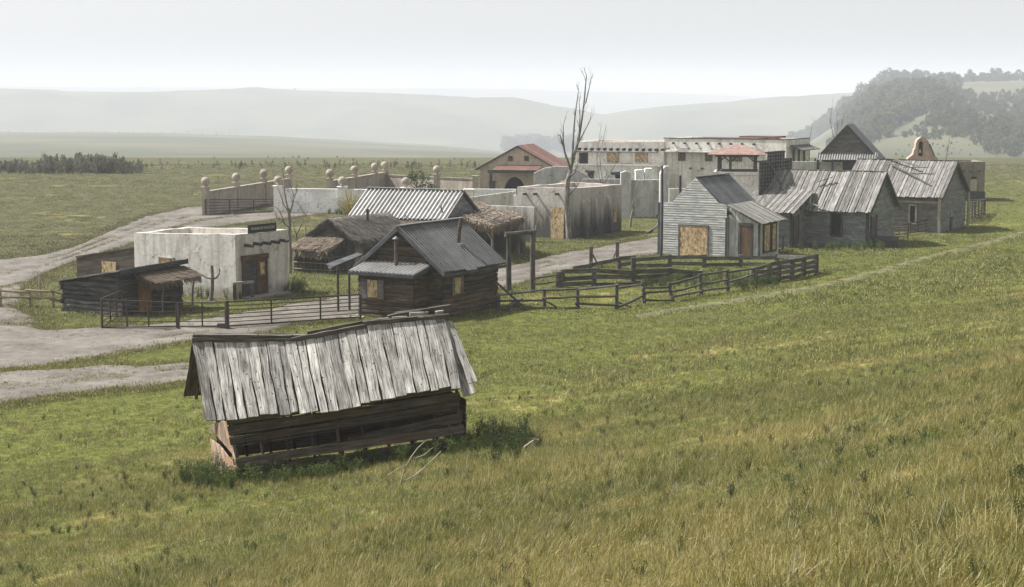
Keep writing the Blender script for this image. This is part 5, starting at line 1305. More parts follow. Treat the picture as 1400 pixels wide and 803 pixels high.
# ================================================================== gable barn, bell gable, brown block
def rest():
    Y = 141.0; f = Frame(V3((aty(1158, 200, Y).x, Y, 0)), -16)
    T = fthing(f, 'gable_barn', 'steep gabled grey barn with a ribbed metal skirt roof behind the houses', 'barn')
    xl, xr = f.lx(1118, 0, 4.4), f.lx(1200, 0, 4.4); za = f.z(0, 0, 172); ze = f.z(0, 0, 216); D = 6
    lim = lambda z: (xl*.86, xr*.86) if z < ze else (xl*(za-z)/(za-ze), xr*(za-z)/(za-ze))
    one('siding', M['darkgrey'], T, lambda g: clap(g, (0, 0, 0), (1, 0, 0), Nf, ze-.1, za-.1, lim, .2), kind='stuff')
    one('wall', M['trimdark'], T, lambda g: g.box(xl*.86, xr*.86, .05, D, 0, ze))
    for s, e in ((1, xr*1.1), (-1, xl*1.1)):
        sheets(T, 'roof_sheet', M['tingrey'], (0, -.35, za+.08), (0, D+.6, 0), (e, 0, (ze-za)*1.1), 14, 5, .02)
        g = G(); slab(g, (0, -.33, za+.02), (0, D+.5, 0), (e, 0, (ze-za)*1.1), .06); g.build('roof_deck', M['trimdark'], T)
        one('barge_board', M['trimdark'], T, lambda g: g.beam((0, -.36, za), (e, -.36, za+(ze-za)*1.1), .04, .16))
    zt, zb = f.z(0, -.2, 208.5), f.z(0, -1.1, 219)
    sheets(T, 'skirt_sheet', M['tinmid'], (xl*1.0, -.1, zt), (xr-xl, 0, 0), (0, -1.0, zb-zt), 22, 4, .035)
    for x in (xl*.45, xr*.55, xl*.95): one('post', M['trimdark'], T, lambda g: g.box(x-.1, x+.1, -.9, -.7, 0, zb))
    foot(f, xl, xr, -1, D)
    # bell gable
    Y = 158.0; S = 8.03; pts = [(1230+x/S, 180+y/S) for x, y in ((60, 345), (75, 320), (95, 290), (128, 268), (150, 245), (158, 200), (172, 185), (180, 130), (192, 95), (215, 75), (250, 60), (285, 72), (310, 95), (335, 150), (350, 190), (380, 262), (412, 285), (424, 330))]
    c = V3((aty(1261, 220, Y).x, Y, 0)); T = thing('bell_gable', 'crumbling pinkish bell gable with a small white bell above the houses', 'bell tower', c)
    L = [aty(a, b, Y)-c for a, b in pts]; z = lambda py: aty(1261, py, Y).z; X = lambda px: aty(px, 200, Y).x-c.x
    x0, x1, zs, zt, zb = X(1256), X(1262.3), z(198), z(193), z(214)
    cxm = (x0+x1)/2
    left = [p for p in L if p.x <= cxm]; right = [p for p in L if p.x > cxm]
    ar = [V3((cxm-(cxm-x0)*math.cos(math.pi/2*k/4), 0, zs+(zt-zs)*math.sin(math.pi/2*k/4))) for k in range(5)]
    ar2 = [V3((2*cxm-p.x, 0, p.z)) for p in ar]
    one('gable_wall', M['pinkruin'], T, lambda g: g.prism([V3((cxm, 0, zb)), V3((cxm, 0, 0)), V3((left[0].x, 0, 0))]+left+[V3((cxm, 0, max(p.z for p in L)))]+ar[::-1]+[V3((x0, 0, zb))], (0, .7, 0)))
    one('gable_wall', M['pinkruin'], T, lambda g: g.prism([V3((cxm+.001, 0, max(p.z for p in L)))]+right+[V3((right[-1].x, 0, 0)), V3((cxm+.001, 0, 0)), V3((cxm+.001, 0, zb)), V3((x1, 0, zb))]+ar2, (0, .7, 0)))
    one('niche_back', M['dark'], T, lambda g: g.box(x0-.05, x1+.05, .66, .74, zb-.1, zt+.05))
    one('bell', M['whitewall'], T, lambda g: g.lathe([(.001, .32), (.06, .3), (.1, .1), (.17, 0), (.15, 0)], (cxm, .35, z(209)), 12))
    one('brace', M['trimdark'], T, lambda g: g.beam((X(1270.5), -.1, z(197)), (X(1277.5), -.1, z(213)), .08, .1))
    # brown block
    Y = 152.0; f = Frame(V3((aty(1346.5, 240, Y).x, Y, 0)), -4); T = fthing(f, 'brown_adobe_block', 'brown flat topped adobe block at the far right end of the street', 'building')
    x0 = f.lx(1305); zt = f.z(0, 0, 221.5); zb = f.z(0, 0, 262)
    walls4(T, M['brownblock'], -x0, 5, 0, (zt, zt, zt, zt), .35)
    one('plinth', M['trimdark'], T, lambda g: g.box(x0-.05, .06, -.12, -.01, 0, zb))
    q0, q1 = f.py_(1326.5, 261, 0), f.py_(1335.5, 245, 0)
    one('door', M['adobetan'], T, lambda g: g.prism([V3((q0.x, -.01, q0.z)), V3((q1.x, -.01, q0.z)), V3((q1.x, -.01, q1.z)), V3((q0.x, -.01, q1.z))], (0, -.04, 0)))
    cx = (q0.x+q1.x)/2; hw = (q1.x-q0.x)/2
    one('door_arch', M['dark'], T, lambda g: g.prism([V3((cx+hw*math.cos(math.pi*k/8), -.01, q1.z+hw*.9*math.sin(math.pi*k/8))) for k in range(9)], (0, -.03, 0)))
    for px in (1317, 1327, 1338): q = f.py_(px, 234, 0); one('viga', M['trimdark'], T, lambda g: g.box(q.x-.14, q.x+.14, -.25, .1, q.z-.06, q.z+.06))
    foot(f, x0, 0, 0, 5)
rest()
# ================================================================== fences and gates
def post_top(px, py0, py1):
    b = gt(px, py0); f = Frame(b, 0); return b, f.z(0, 0, py1)
def fence(name, label, posts, rails, mat=None, pw=.15, rw=.14, rt=.05, cat='fence', rnd=False, over=.15, group=None, psides=None):
    """posts: (px, base py, top py[, top px]); rails: lists of heights (fraction of post) per bay"""
    mat = mat or M['fencewood']; B = [post_top(*p[:3]) for p in posts]; b0 = B[0][0]
    T = thing(name, label, cat, b0, 0, group); tops = []
    for k, (b, h) in enumerate(B):
        p = posts[k]; tp = b+V3((0, 0, h))
        if len(p) > 3: tp.x += (p[3]-p[0])/2300*b.y
        tops.append(tp); q = b-b0-V3((0, 0, .1))
        if rnd: g = G(); g.tube([q, tp-b0], [pw/2*1.1, pw/2*.9], 7); g.build('post', mat, T)
        else: g = G(); g.beam(q, tp-b0, pw, pw, up=(0, 1, 0), wob=.006, seg=2); g.build('post', mat, T)
    for k in range(len(B)-1):
        rs = rails[k] if isinstance(rails[0], (list, tuple)) else rails
        for r in rs:
            r0, r1 = r if isinstance(r, tuple) else (r, r)
            a = lerp(B[k][0], tops[k], r0)-b0; c = lerp(B[k+1][0], tops[k+1], r1)-b0; d = (c-a).normalized()
            off = V3((0, -pw*.5-rt*.3, 0))
            j0, j1 = random.uniform(-.06, .06), random.uniform(-.06, .06)
            a = a-d*over*random.random()+off+V3((0, 0, j0)); c = c+d*over*random.random()+off+V3((0, 0, j1))
            g = G()
            if rnd: m = (a+c)/2+V3((0, 0, random.uniform(-.05, .02))); g.tube([a, m, c], [rw/2*1.1, rw/2, rw/2*.85], 6)
            else: g.beam(a, c, rt, rw, up=(0, 0, 1), seg=3, wob=.008)
            g.build('rail', mat, T)
    return T, b0
# front pole fence of the corral
T, b0 = fence('pole_fence', 'sagging grey pole fence along the foot of the hill in front of the corral',
      [(681.5, 424, 401), (744, 422, 395), (789.5, 422, 393), (843, 423, 388), (881, 416, 385, 878), (920.5, 412.5, 386, 913), (959, 404.5, 375, 956), (995, 399, 368.5, 993), (1030, 389.5, 367)],
      [[.95, .5, .05], [.98, .55, (.05, .12)], [.95, .55, .2], [(.85, .9), (.1, .35)], [(.75, .8), .5, .15], [.92, .55, (.25, .2)], [.95, .55, .2], [(.85, .95), (.45, .6)]], pw=.18, rw=.11, rnd=True)
for (p, q) in (((746, 411), (764, 423)), ((843, 412), (862, 421))):
    a, c = gt(p[0], 421)-b0+V3((0, -.1, (421-p[1])/31)), gt(*q)-b0+V3((0, -.1, .05)); g = G(); g.tube([a, c], .045, 6); g.build('fallen_pole', M['fencewood'], T)
fence('board_fence', 'grey four board fence at the right end of the corral', [(1030, 389.5, 366), (1051, 386, 361), (1064, 384, 357), (1082, 382, 354), (1098, 378.5, 352), (1115, 373.5, 347)],
      [.92, .66, .4, .14], pw=.26, rw=.19)
fence('board_fence', 'dark three board fence across the middle of the corral', [(763, 393, 371.5), (769, 392.5, 369), (812, 391, 366.5), (866, 389.5, 352), (916, 386, 366), (957, 384, 370)],
      [[.75, .45], [.88, .5, .14], [(.85, .47), (.5, .28), (.12, .06)], [(.47, .8), (.28, .45), (.08, .12)], [.78, .42]], pw=.24, rw=.22)
fence('board_fence', 'long two board fence running in front of the boarded grey house', [(786, 374, 365), (808, 371, 359), (846.5, 368, 352), (866, 366, 350), (915.5, 365, 348), (962.5, 366, 348), (1012, 366, 348.5), (1062, 368, 347), (1113.5, 373, 347)],
      [[.8], [.8], [.85, .4], [.75, .22], [.78, .25], [.78, .25], [.78, .28], [.8, .36]], pw=.22, rw=.2)
fence('wire_rail_fence', 'two thin rails joining the tall gate frame to the corral', [(728, 397, 380), (763, 391, 373.5)], [.9, .45], pw=.1, rw=.09, rnd=True)
for nm, base, top, br, lab in (('brace_post', (808, 366), 337, (817, 361), 'short dark post with a brace at the corral corner by the road'), ('brace_post', (844, 357), 331, (838, 355), 'short dark post with pale brace beside the dirt road')):
    b, h = post_top(base[0], base[1], top); T = thing(nm, lab, 'post', b)
    g = G(); g.beam((0, 0, -.1), (0, 0, h), .2, .2, up=(0, 1, 0)); g.build('post', M['fencewood'], T)
    q = gt(*br)-b; g = G(); g.beam((0, 0, h*.75), q, .09, .09, up=(0, 1, 0)); g.build('brace', M['fencewood'] if br[0] > 810 and br[0] < 830 else M['palefence'], T)
# tall gate frame
pa, ha = post_top(695.5, 399, 322); pb, hb = post_top(728, 397, 319)
T = thing('gate_frame', 'tall timber gate frame with a crossbar behind the log cabin', 'gate', pa)
for b, h in ((pa, ha), (pb, hb)): g = G(); g.tube([b-pa-V3((0, 0, .1)), b-pa+V3((0, 0, h))], [.14, .12], 9); g.build('post', M['fencewood'], T)
d = (pb-pa).normalized(); g = G(); g.tube([V3((0, 0, ha+.05))-d*.2, pb-pa+V3((0, 0, hb+.08))+d*.18], [.12, .1], 9); g.build('crossbar', M['fencewood'], T)
# pale rail fence at the far left
fence('rail_fence', 'pale two rail wooden fence left of the log shed', [(-40, 420, 392), (1, 421, 394), (41, 420, 395.5), (73, 420, 396), (88, 420, 400)], [.92, .5], M['palefence'], pw=.12, rw=.12, rnd=True)
b, h = post_top(55, 406, 379); o = tag(one('pole', M['palefence'], None, lambda g: g.tube([(0, 0, -.1), (0, 0, h)], .06, 7)), 'lone pale pole standing behind the rail fence', 'pole'); o.location = b
b, h = post_top(418, 328, 309); o = tag(one('pole', M['palefence'], None, lambda g: g.tube([(0, 0, -.1), (0, 0, h)], .05, 7)), 'thin pale pole in the grass behind the straw hut', 'pole'); o.location = b
# pipe panels
def pipe_panel(label, ends, n, mids, name='pipe_fence', r=.03, cat='fence', hfix=None, gap0=.12):
    (p0, p1) = ends; a, ha = post_top(*p0); c, hc = post_top(*p1); T = thing(name, label, cat, a); d = c-a
    for q, h in ((V3((0, 0, 0)), ha), (d, hc)): g = G(); g.tube([q-V3((0, 0, .05)), q+V3((0, 0, h))], r*1.5, 8); g.build('post', M['pipe'], T)
    for t in mids: q = d*t; h = lerp(ha, hc, t); g = G(); g.tube([q+V3((0, 0, gap0)), q+V3((0, 0, h))], r*1.1, 7); g.build('upright', M['pipe'], T)
    for k in range(n):
        z = lerp(gap0/ha, .985, k/(n-1)); g = G(); g.tube([V3((0, 0, ha*z)), d+V3((0, 0, hc*z))], r if k in (0, n-1) else r*.62, 6); g.build('bar', M['pipe'], T)
    return T
pipe_panel('rusty pipe panel angling back beside the log shed', ((139.5, 451.5, 408), (168, 433, 397)), 6, (.4, .7))
pipe_panel('long rusty pipe panel in front of the log shed door', ((140, 452, 409), (242, 449.5, 413.5)), 6, (.33, .62))
pipe_panel('narrow pipe gate leaf right of the long pipe panel', ((244.5, 450.5, 413.5), (309, 449.5, 413.5)), 6, (.5,), 'pipe_gate', cat='gate')
T = pipe_panel('wide pipe gate across the road reaching the log cabin', ((311.5, 450, 412.5), (493, 437, 402.5)), 7, (.32, .69), 'pipe_gate', .034, 'gate')
g = G(); g.tube([(-.02, 0, 0), (-.02, 0, post_top(311.5, 450, 411.5)[1])], .085, 8); g.build('hinge_post', M['pipe'], T)
g = G(); g.box(-.42, .05, -.15, .15, 0, .22); g.build('footing_block', M['trimdark'], T)
pipe_panel('dark pipe gate between the tan and white courtyard walls', ((281, 295.5, 273), (410, 288.5, 272)), 6, (.25, .5, .78), 'pipe_gate', .045, 'gate')
pipe_panel('short dark pipe railing between the grey house and the blue grey house', ((1060, 347, 324), (1070, 342, 322)), 6, (), r=.035)
pipe_panel('dark pipe railing sloping up in front of the brown lapped house', ((1221, 324, 310.5), (1285, 316.5, 296)), 4, (.12, .36, .52, .68, .84), r=.04)
pipe_panel('short dark pipe railing beside the gable of the blue grey house', ((1220.5, 324.5, 310.5), (1241, 327.5, 309)), 5, (), r=.035)
pipe_panel('grey pipe pen panel beyond the brown lapped house', ((1324, 306, 277), (1346, 292, 272.5)), 7, (.2, .4, .6, .8), r=.05)
pipe_panel('grey pipe pen panel behind the brown house corner post', ((1318, 303, 274), (1345, 292, 272.5)), 6, (.5,), r=.045)
b, h = post_top(1323, 311, 262); o = tag(one('pole', M['trimpale'], None, lambda g: g.tube([(0, 0, -.1), (0, 0, h)], .1, 7)), 'pale upright post at the rear corner of the brown lapped house', 'pole'); o.location = b
# far field fence on the crest
T = thing('field_fence', 'line of tiny posts along the crest of the far field', 'fence', gt(200, 181)); q0 = T.location.copy()
for k, px in enumerate(list(range(10, 300, 19))+[292, 297, 302, 313, 319, 324, 345]):
    x = (px-700)/2316*1530; p = V3((x, 1530, Hs(x, 1530)))-q0; g = G(); g.tube([p-V3((0, 0, .3)), p+V3((0, 0, 2.6))], .17, 5); g.build('post', M['fencewood'], T)
# ================================================================== dead trees
def limb(g, p, d, L, r, depth, spread=.6, up=.25, seg=4, kink=.18, tips=None):
    """one crooked limb, then its forks; returns nothing"""
    p = V3(p); d = V3(d).normalized(); pts = [p.copy()]; rad = [r]
    for k in range(seg):
        d = (d+V3((random.uniform(-kink, kink), random.uniform(-kink, kink), random.uniform(-kink*.5, kink)+up*.12))).normalized()
        p = p+d*(L/seg); pts.append(p.copy()); rad.append(r*(1-.55*(k+1)/seg))
    g.tube(pts, rad, 6 if r > .03 else 4)
    if depth > 0:
        for k in range(random.choice((2, 2, 3))):
            i = random.randint(2, seg); q = pts[i]
            a = random.uniform(0, 6.28); s = V3((math.cos(a), math.sin(a), 0))*spread
            limb(g, q, d+s+V3((0, 0, up)), L*random.uniform(.45, .75), rad[i]*.75, depth-1, spread, up, seg, kink)
def dead_tree(label, base, paths, mat='bark', sub=1, seed=1, name='dead_tree'):
    """paths: trunk and limbs as pixel polylines at the tree's own distance: (radius px list, points)"""
    random.seed(seed); b = gt(*base); T = thing(name, label, 'dead tree', b)
    s = b.y/2300.0
    for k, (rads, pts, dy) in enumerate(paths):
        n = len(pts); P = []
        for i, (x, y) in enumerate(pts):
            p = aty(x, y, b.y+dy*i/max(n-1, 1)); P.append(p-b)
        if k == 0: P[0].z -= .15
        r0, r1 = rads[0]*.52, rads[1]*.6; g = G(); g.tube(P, [lerp(r0, r1, i/(n-1))*s for i in range(n)], 8)
        if k and sub:
            for j in range(sub+4):
                i = random.randint(max(1, n//3), n-1)
                limb(g, P[i], (P[i]-P[i-1]).normalized()+V3((random.uniform(-.6, .6), random.uniform(-.6, .6), .3)), random.uniform(.3, .8), r1*s*.8, 1, .5, .3, 4, .25)
        g.build('trunk' if k == 0 else 'branch', M[mat], T)
    return T
dead_tree('tall bare grey tree in front of the adobe ruin', (777, 327), [
    ((8.5, 5.5), [(778, 327), (777, 305), (775, 285), (775, 265), (776, 248), (779, 238)], 0),
    ((4.6, 1.0), [(779, 240), (781, 228), (786, 210), (790, 195), (793, 180), (796, 160), (799, 135), (801, 112), (802, 104)], .5),
    ((3.6, .8), [(780, 232), (777, 222), (772, 208), (770, 190), (770, 172)], -.8),
    ((2.6, .6), [(774, 215), (770, 200), (766, 186), (762, 184)], -1),
    ((3.4, .7), [(781, 226), (783, 205), (784, 185), (786, 160), (789, 138), (791, 124)], .8),
    ((2.4, .5), [(788, 200), (795, 188), (803, 172), (807, 163)], -.6),
    ((2.2, .5), [(797, 150), (801, 140), (806, 118), (807, 112)], .3),
    ((1.8, .5), [(792, 180), (793, 160), (792, 140)], -.4),
    ((2.8, .7), [(778, 242), (786, 236), (789, 226)], -.9), ((2.4, .6), [(777, 270), (782, 262), (788, 256), (790, 253)], -.8)], sub=2, seed=3)
dead_tree('bare grey tree with broken crown at the right corner of the adobe building', (397, 373), [
    ((4.6, 3.2), [(397, 373), (397, 350), (396, 325), (396, 300), (394, 285)], 0),
    ((2.8, .8), [(394, 288), (391, 275), (389, 262), (388, 245), (386, 230)], .2),
    ((2.2, .7), [(396, 292), (400, 280), (402, 270), (406, 262), (404, 256)], -.3),
    ((1.8, .7), [(402, 270), (400, 263), (398, 256)], .3),
    ((2.2, .7), [(396, 312), (389, 306), (385, 295), (381, 287), (376, 283)], -.4),
    ((1.6, .6), [(386, 300), (382, 306), (379, 299)], .2), ((1.6, .6), [(393, 288), (388, 280), (386, 274)], -.4)], sub=1, seed=5)
dead_tree('small crooked dead tree beside the straw hut', (404, 364), [
    ((2.4, 1.6), [(404, 364), (404, 345), (406, 330), (405, 320)], 0),
    ((1.6, .6), [(405, 322), (410, 312), (414, 303), (418, 294), (412, 286), (411, 281)], 0), ((1.2, .5), [(405, 320), (402, 312), (401, 306)], 0)], sub=1, seed=6)
dead_tree('forked dead stump leaning right of the adobe ruin', (863, 311), [
    ((3.4, 2.0), [(861, 311), (863, 297), (866, 285), (865, 278)], 0), ((2.0, .9), [(864, 284), (867, 272), (869, 260), (872, 250)], 0)], sub=0, seed=7)
dead_tree('bare bush of upright stems behind the adobe ruin', (826, 301), [
    ((1.6, 1.0), [(826, 300), (826, 270), (824, 250)], 0), ((1.2, .4), [(824, 252), (822, 235), (820, 215), (824, 195), (829, 170)], 0), ((1.0, .4), [(822, 252), (818, 235), (816, 220), (818, 200), (821, 178)], .5),
    ((1.2, .4), [(826, 252), (834, 238), (842, 224), (848, 206)], -.5), ((1.0, .4), [(824, 254), (812, 246), (806, 236), (800, 232)], -.4), ((1.0, .4), [(826, 255), (829, 240), (836, 232)], .4)], sub=2, seed=8)
dead_tree('thin bare sapling beside the awning of the white block', (1108, 276), [
    ((1.5, 1.0), [(1107, 270), (1107, 240), (1105, 222)], 0), ((1.1, .4), [(1106, 224), (1107, 205), (1107, 190), (1110, 172), (1112, 167)], 0), ((.9, .4), [(1106, 222), (1102, 218)], 0)], sub=1, seed=9)
dead_tree('bare forked tree in front of the gabled barn', (1132, 278), [
    ((1.8, 1.2), [(1131, 270), (1134, 250), (1138, 232), (1143, 215)], 0), ((1.2, .4), [(1143, 216), (1144, 195), (1148, 185), (1156, 178), (1160, 174)], 0),
    ((1.1, .4), [(1144, 196), (1139, 185), (1136, 170), (1136, 155), (1138, 148)], 0), ((1.0, .4), [(1143, 190), (1145, 175), (1144, 160), (1147, 150)], .3), ((.7, .4), [(1150, 184), (1151, 170)], 0)], sub=1, seed=10)
dead_tree('short bare stick rising above the brown house roof', (1292, 275), [((1.6, 1.0), [(1291, 265), (1293, 230), (1293, 218)], 0), ((1.2, .5), [(1293, 219), (1295, 207), (1298, 196)], 0)], sub=1, seed=11)
dead_tree('thin pale twig leaning on the low adobe wall by the arbour', (729, 340), [((1.0, .8), [(728, 340), (730, 325), (733, 308)], 0), ((.9, .4), [(733, 308), (736, 297)], 0)], 'twig', 0, 12, 'dead_sapling')
# twigs on the meadow by the shed
def twigs(label, base, paths, seed):
    random.seed(seed); b = gt(*base); T = thing('dead_branch', label, 'branch', b); s = b.y/2300
    for r, pts in paths:
        g = G(); P = [aty(x, y, b.y-.1)-b for x, y in pts]; n = len(P); g.tube(P, [lerp(r, r*.4, i/(n-1))*s for i in range(n)], 5); g.build('twig', M['twig'], T)
twigs('pale dry branch lying in front of the leaning shed', (552, 662), [(1.3, [(547, 664), (552, 645), (562, 625), (572, 612), (583, 602)]), (1.2, [(550, 659), (565, 652), (580, 640), (592, 628), (603, 617)]), (.8, [(567, 627), (580, 622), (592, 612)]), (.7, [(562, 625), (564, 640), (560, 655)]), (.7, [(530, 650), (545, 640), (556, 635)])], 1)
twigs('pale twisted root in the weeds right of the leaning shed', (718, 618), [(1.5, [(714, 622), (717, 611), (724, 606), (731, 601), (728, 600), (737, 602)]), (.9, [(724, 606), (732, 612), (738, 616)])], 2)
random.seed(21)

# ================================================================== foliage materials and prototypes
def leafmat(name, a, b, trans=.35):
    m, nt, bs = newmat(name)
    oi = nd(nt, 'ShaderNodeObjectInfo'); tn, t = tone(nt, .65, 1.3)
    col = mixc(nt, oi.outputs['Random'], a, b); col = scalec(nt, col, tn)
    nt.links.new(col, bs.inputs['Base Color']); bs.inputs['Roughness'].default_value = .75
    tr = nd(nt, 'ShaderNodeBsdfTranslucent'); nt.links.new(col, tr.inputs[0]); mx = nd(nt, 'ShaderNodeMixShader'); mx.inputs[0].default_value = trans
    out = [n for n in nt.nodes if n.type == 'OUTPUT_MATERIAL'][0]
    nt.links.new(bs.outputs[0], mx.inputs[1]); nt.links.new(tr.outputs[0], mx.inputs[2]); nt.links.new(mx.outputs[0], out.inputs[0]); return m
def grassmat(name, dryness):
    m, nt, bs = newmat(name)
    col, n2, n3, flat, pos = grass_colour(nt)
    tn, t = tone(nt, .55, 1.5)
    oi = nd(nt, 'ShaderNodeObjectInfo')
    kindc = nd(nt, 'ShaderNodeValToRGB'); kindc.color_ramp.interpolation = 'CONSTANT'
    while len(kindc.color_ramp.elements) < 6: kindc.color_ramp.elements.new(.5)
    for e, (p_, c_) in zip(kindc.color_ramp.elements, [(0, (.07, .105, .022)), (.28, (.155, .155, .035)), (.52, (.26, .205, .05)), (.70, (.19, .125, .05)), (.82, (.42, .37, .20)), (.93, (.10, .125, .06))]):
        e.position = p_; e.color = (*c_, 1)
    nt.links.new(oi.outputs['Random'], kindc.inputs[0])
    sp2 = nd(nt, 'ShaderNodeSeparateXYZ'); nt.links.new(pos, sp2.inputs[0])
    nearf = nd(nt, 'ShaderNodeMapRange'); nearf.inputs[1].default_value = 90; nearf.inputs[2].default_value = 50; nearf.inputs[3].default_value = .15; nearf.inputs[4].default_value = .48
    nt.links.new(sp2.outputs[1], nearf.inputs[0])
    col = mixc(nt, nearf.outputs[0], col, kindc.outputs[0])
    straw = ramp(nt, t, [(1-dryness, 0.0), (1.0, .85)])
    col = mixc(nt, straw, col, (.42, .37, .22))
    col = scalec(nt, col, tn)
    nt.links.new(col, bs.inputs['Base Color']); bs.inputs['Roughness'].default_value = .65
    tr = nd(nt, 'ShaderNodeBsdfTranslucent'); nt.links.new(col, tr.inputs[0]); mx = nd(nt, 'ShaderNodeMixShader'); mx.inputs[0].default_value = .38
    out = [n for n in nt.nodes if n.type == 'OUTPUT_MATERIAL'][0]
    nt.links.new(bs.outputs[0], mx.inputs[1]); nt.links.new(tr.outputs[0], mx.inputs[2]); nt.links.new(mx.outputs[0], out.inputs[0]); return m
M['grass'] = grassmat('meadow_grass_blades', .22)
M['tree'] = leafmat('tree_leaves', (.045, .065, .032), (.13, .14, .07)); M['bush'] = leafmat('bush_leaves', (.065, .095, .026), (.115, .15, .045))
M['darkbush'] = leafmat('dark_weed_leaves', (.04, .058, .02), (.075, .098, .034)); M['reed'] = leafmat('grey_shrub_leaves', (.10, .11, .078), (.19, .185, .13))
M['yellowbush'] = leafmat('yellow_twigs', (.46, .40, .17), (.52, .46, .22)); M['weed'] = leafmat('weed_leaves', (.05, .068, .026), (.10, .12, .045))
def blade(g, p, ang, L, w, lean, curl, segs=3):
    d = V3((math.cos(ang), math.sin(ang), 0)); sd = V3((-d.y, d.x, 0)); pts = []; q = V3(p); a = lean
    tw = random.uniform(-.8, .8); sd = (sd*math.cos(tw)+d*math.sin(tw))
    for k in range(segs+1):
        ww = w*(1-(k/segs)**1.5)*.5
        pts += [q-sd*ww, q+sd*ww] if k < segs else [q]
        q = q+(V3((0, 0, math.cos(a)))+d*math.sin(a))*(L/segs); a += curl
    fs = [[2*k, 2*k+1, 2*k+3, 2*k+2] for k in range(segs-1)]+[[2*segs-2, 2*segs-1, 2*segs]]
    g.add(pts, fs, [[(0, 0)]*len(f) for f in fs])
def tuft(n, rad, h, w, lean=.5, curl=.3, segs=3):
    g = G()
    for i in range(n):
        a = random.uniform(0, 6.28); r = rad*math.sqrt(random.random()); p = (r*math.cos(a), r*math.sin(a), -.02)
        blade(g, p, random.uniform(0, 6.28), h*random.uniform(.45, 1.15), w*random.uniform(.6, 1.3), random.uniform(0, lean), random.uniform(0, curl), segs)
    return g
def leafy(n, rad, h, leaf, stems=6, mat=None):
    g = G()
    for s in range(stems):
        a = random.uniform(0, 6.28); tip = V3((rad*math.cos(a)*random.random(), rad*math.sin(a)*random.random(), h*random.uniform(.6, 1.05)))
        b = V3((tip.x*.25, tip.y*.25, 0)); g.tube([b, lerp(b, tip, .5)+V3((0, 0, .02)), tip], [.006, .005, .003], 3, cap=False)
        for i in range(n//stems):
            t = random.uniform(.15, 1); p = lerp(b, tip, t)+V3((random.gauss(0, leaf*.7), random.gauss(0, leaf*.7), random.gauss(0, leaf*.4)))
            d = V3((random.gauss(0, 1), random.gauss(0, 1), random.uniform(0, 1.2))).normalized(); sd = d.cross(V3((random.gauss(0, 1), random.gauss(0, 1), random.gauss(0, 1)))).normalized()
            L = leaf*random.uniform(.6, 1.2); g.add([p, p+d*L*.5+sd*L*.28, p+d*L, p+d*L*.5-sd*L*.28], [[0, 1, 2, 3]], [[(0, 0)]*4])
    return g
def crown(n, rx, rz, z0, leaf, clumps=18):
    g = G(); C = []
    for k in range(clumps):
        a = random.uniform(0, 6.28); u = random.uniform(-.85, 1); r = math.sqrt(max(0, 1-u*u))*random.uniform(.35, 1)
        C.append((V3((rx*r*math.cos(a), rx*r*math.sin(a), z0+rz*u)), random.uniform(.25, .45)*rx))
    for i in range(n):
        c, cr = random.choice(C); d = V3((random.gauss(0, 1), random.gauss(0, 1), random.gauss(0, 1))).normalized(); p = c+d*cr*random.uniform(.55, 1.05)
        a = V3((random.gauss(0, 1), random.gauss(0, 1), random.gauss(0, 1))).normalized(); b = a.cross(d+V3((0, 0, .01))).normalized(); L = leaf*random.uniform(.6, 1.3)
        g.add([p-a*L*.5, p+b*L*.35, p+a*L*.5, p-b*L*.35], [[0, 1, 2, 3]], [[(0, 0)]*4])
    return g
def proto(col, name, g, mat):
    o = g.build(name, mat); COL.objects.unlink(o); col.objects.link(o); return o
def pcol(name, makers, mat):
    c = bpy.data.collections.new(name)
    for k, mk in enumerate(makers): proto(c, '%s_%02d' % (name, k), mk(), mat)
    return c, len(makers)
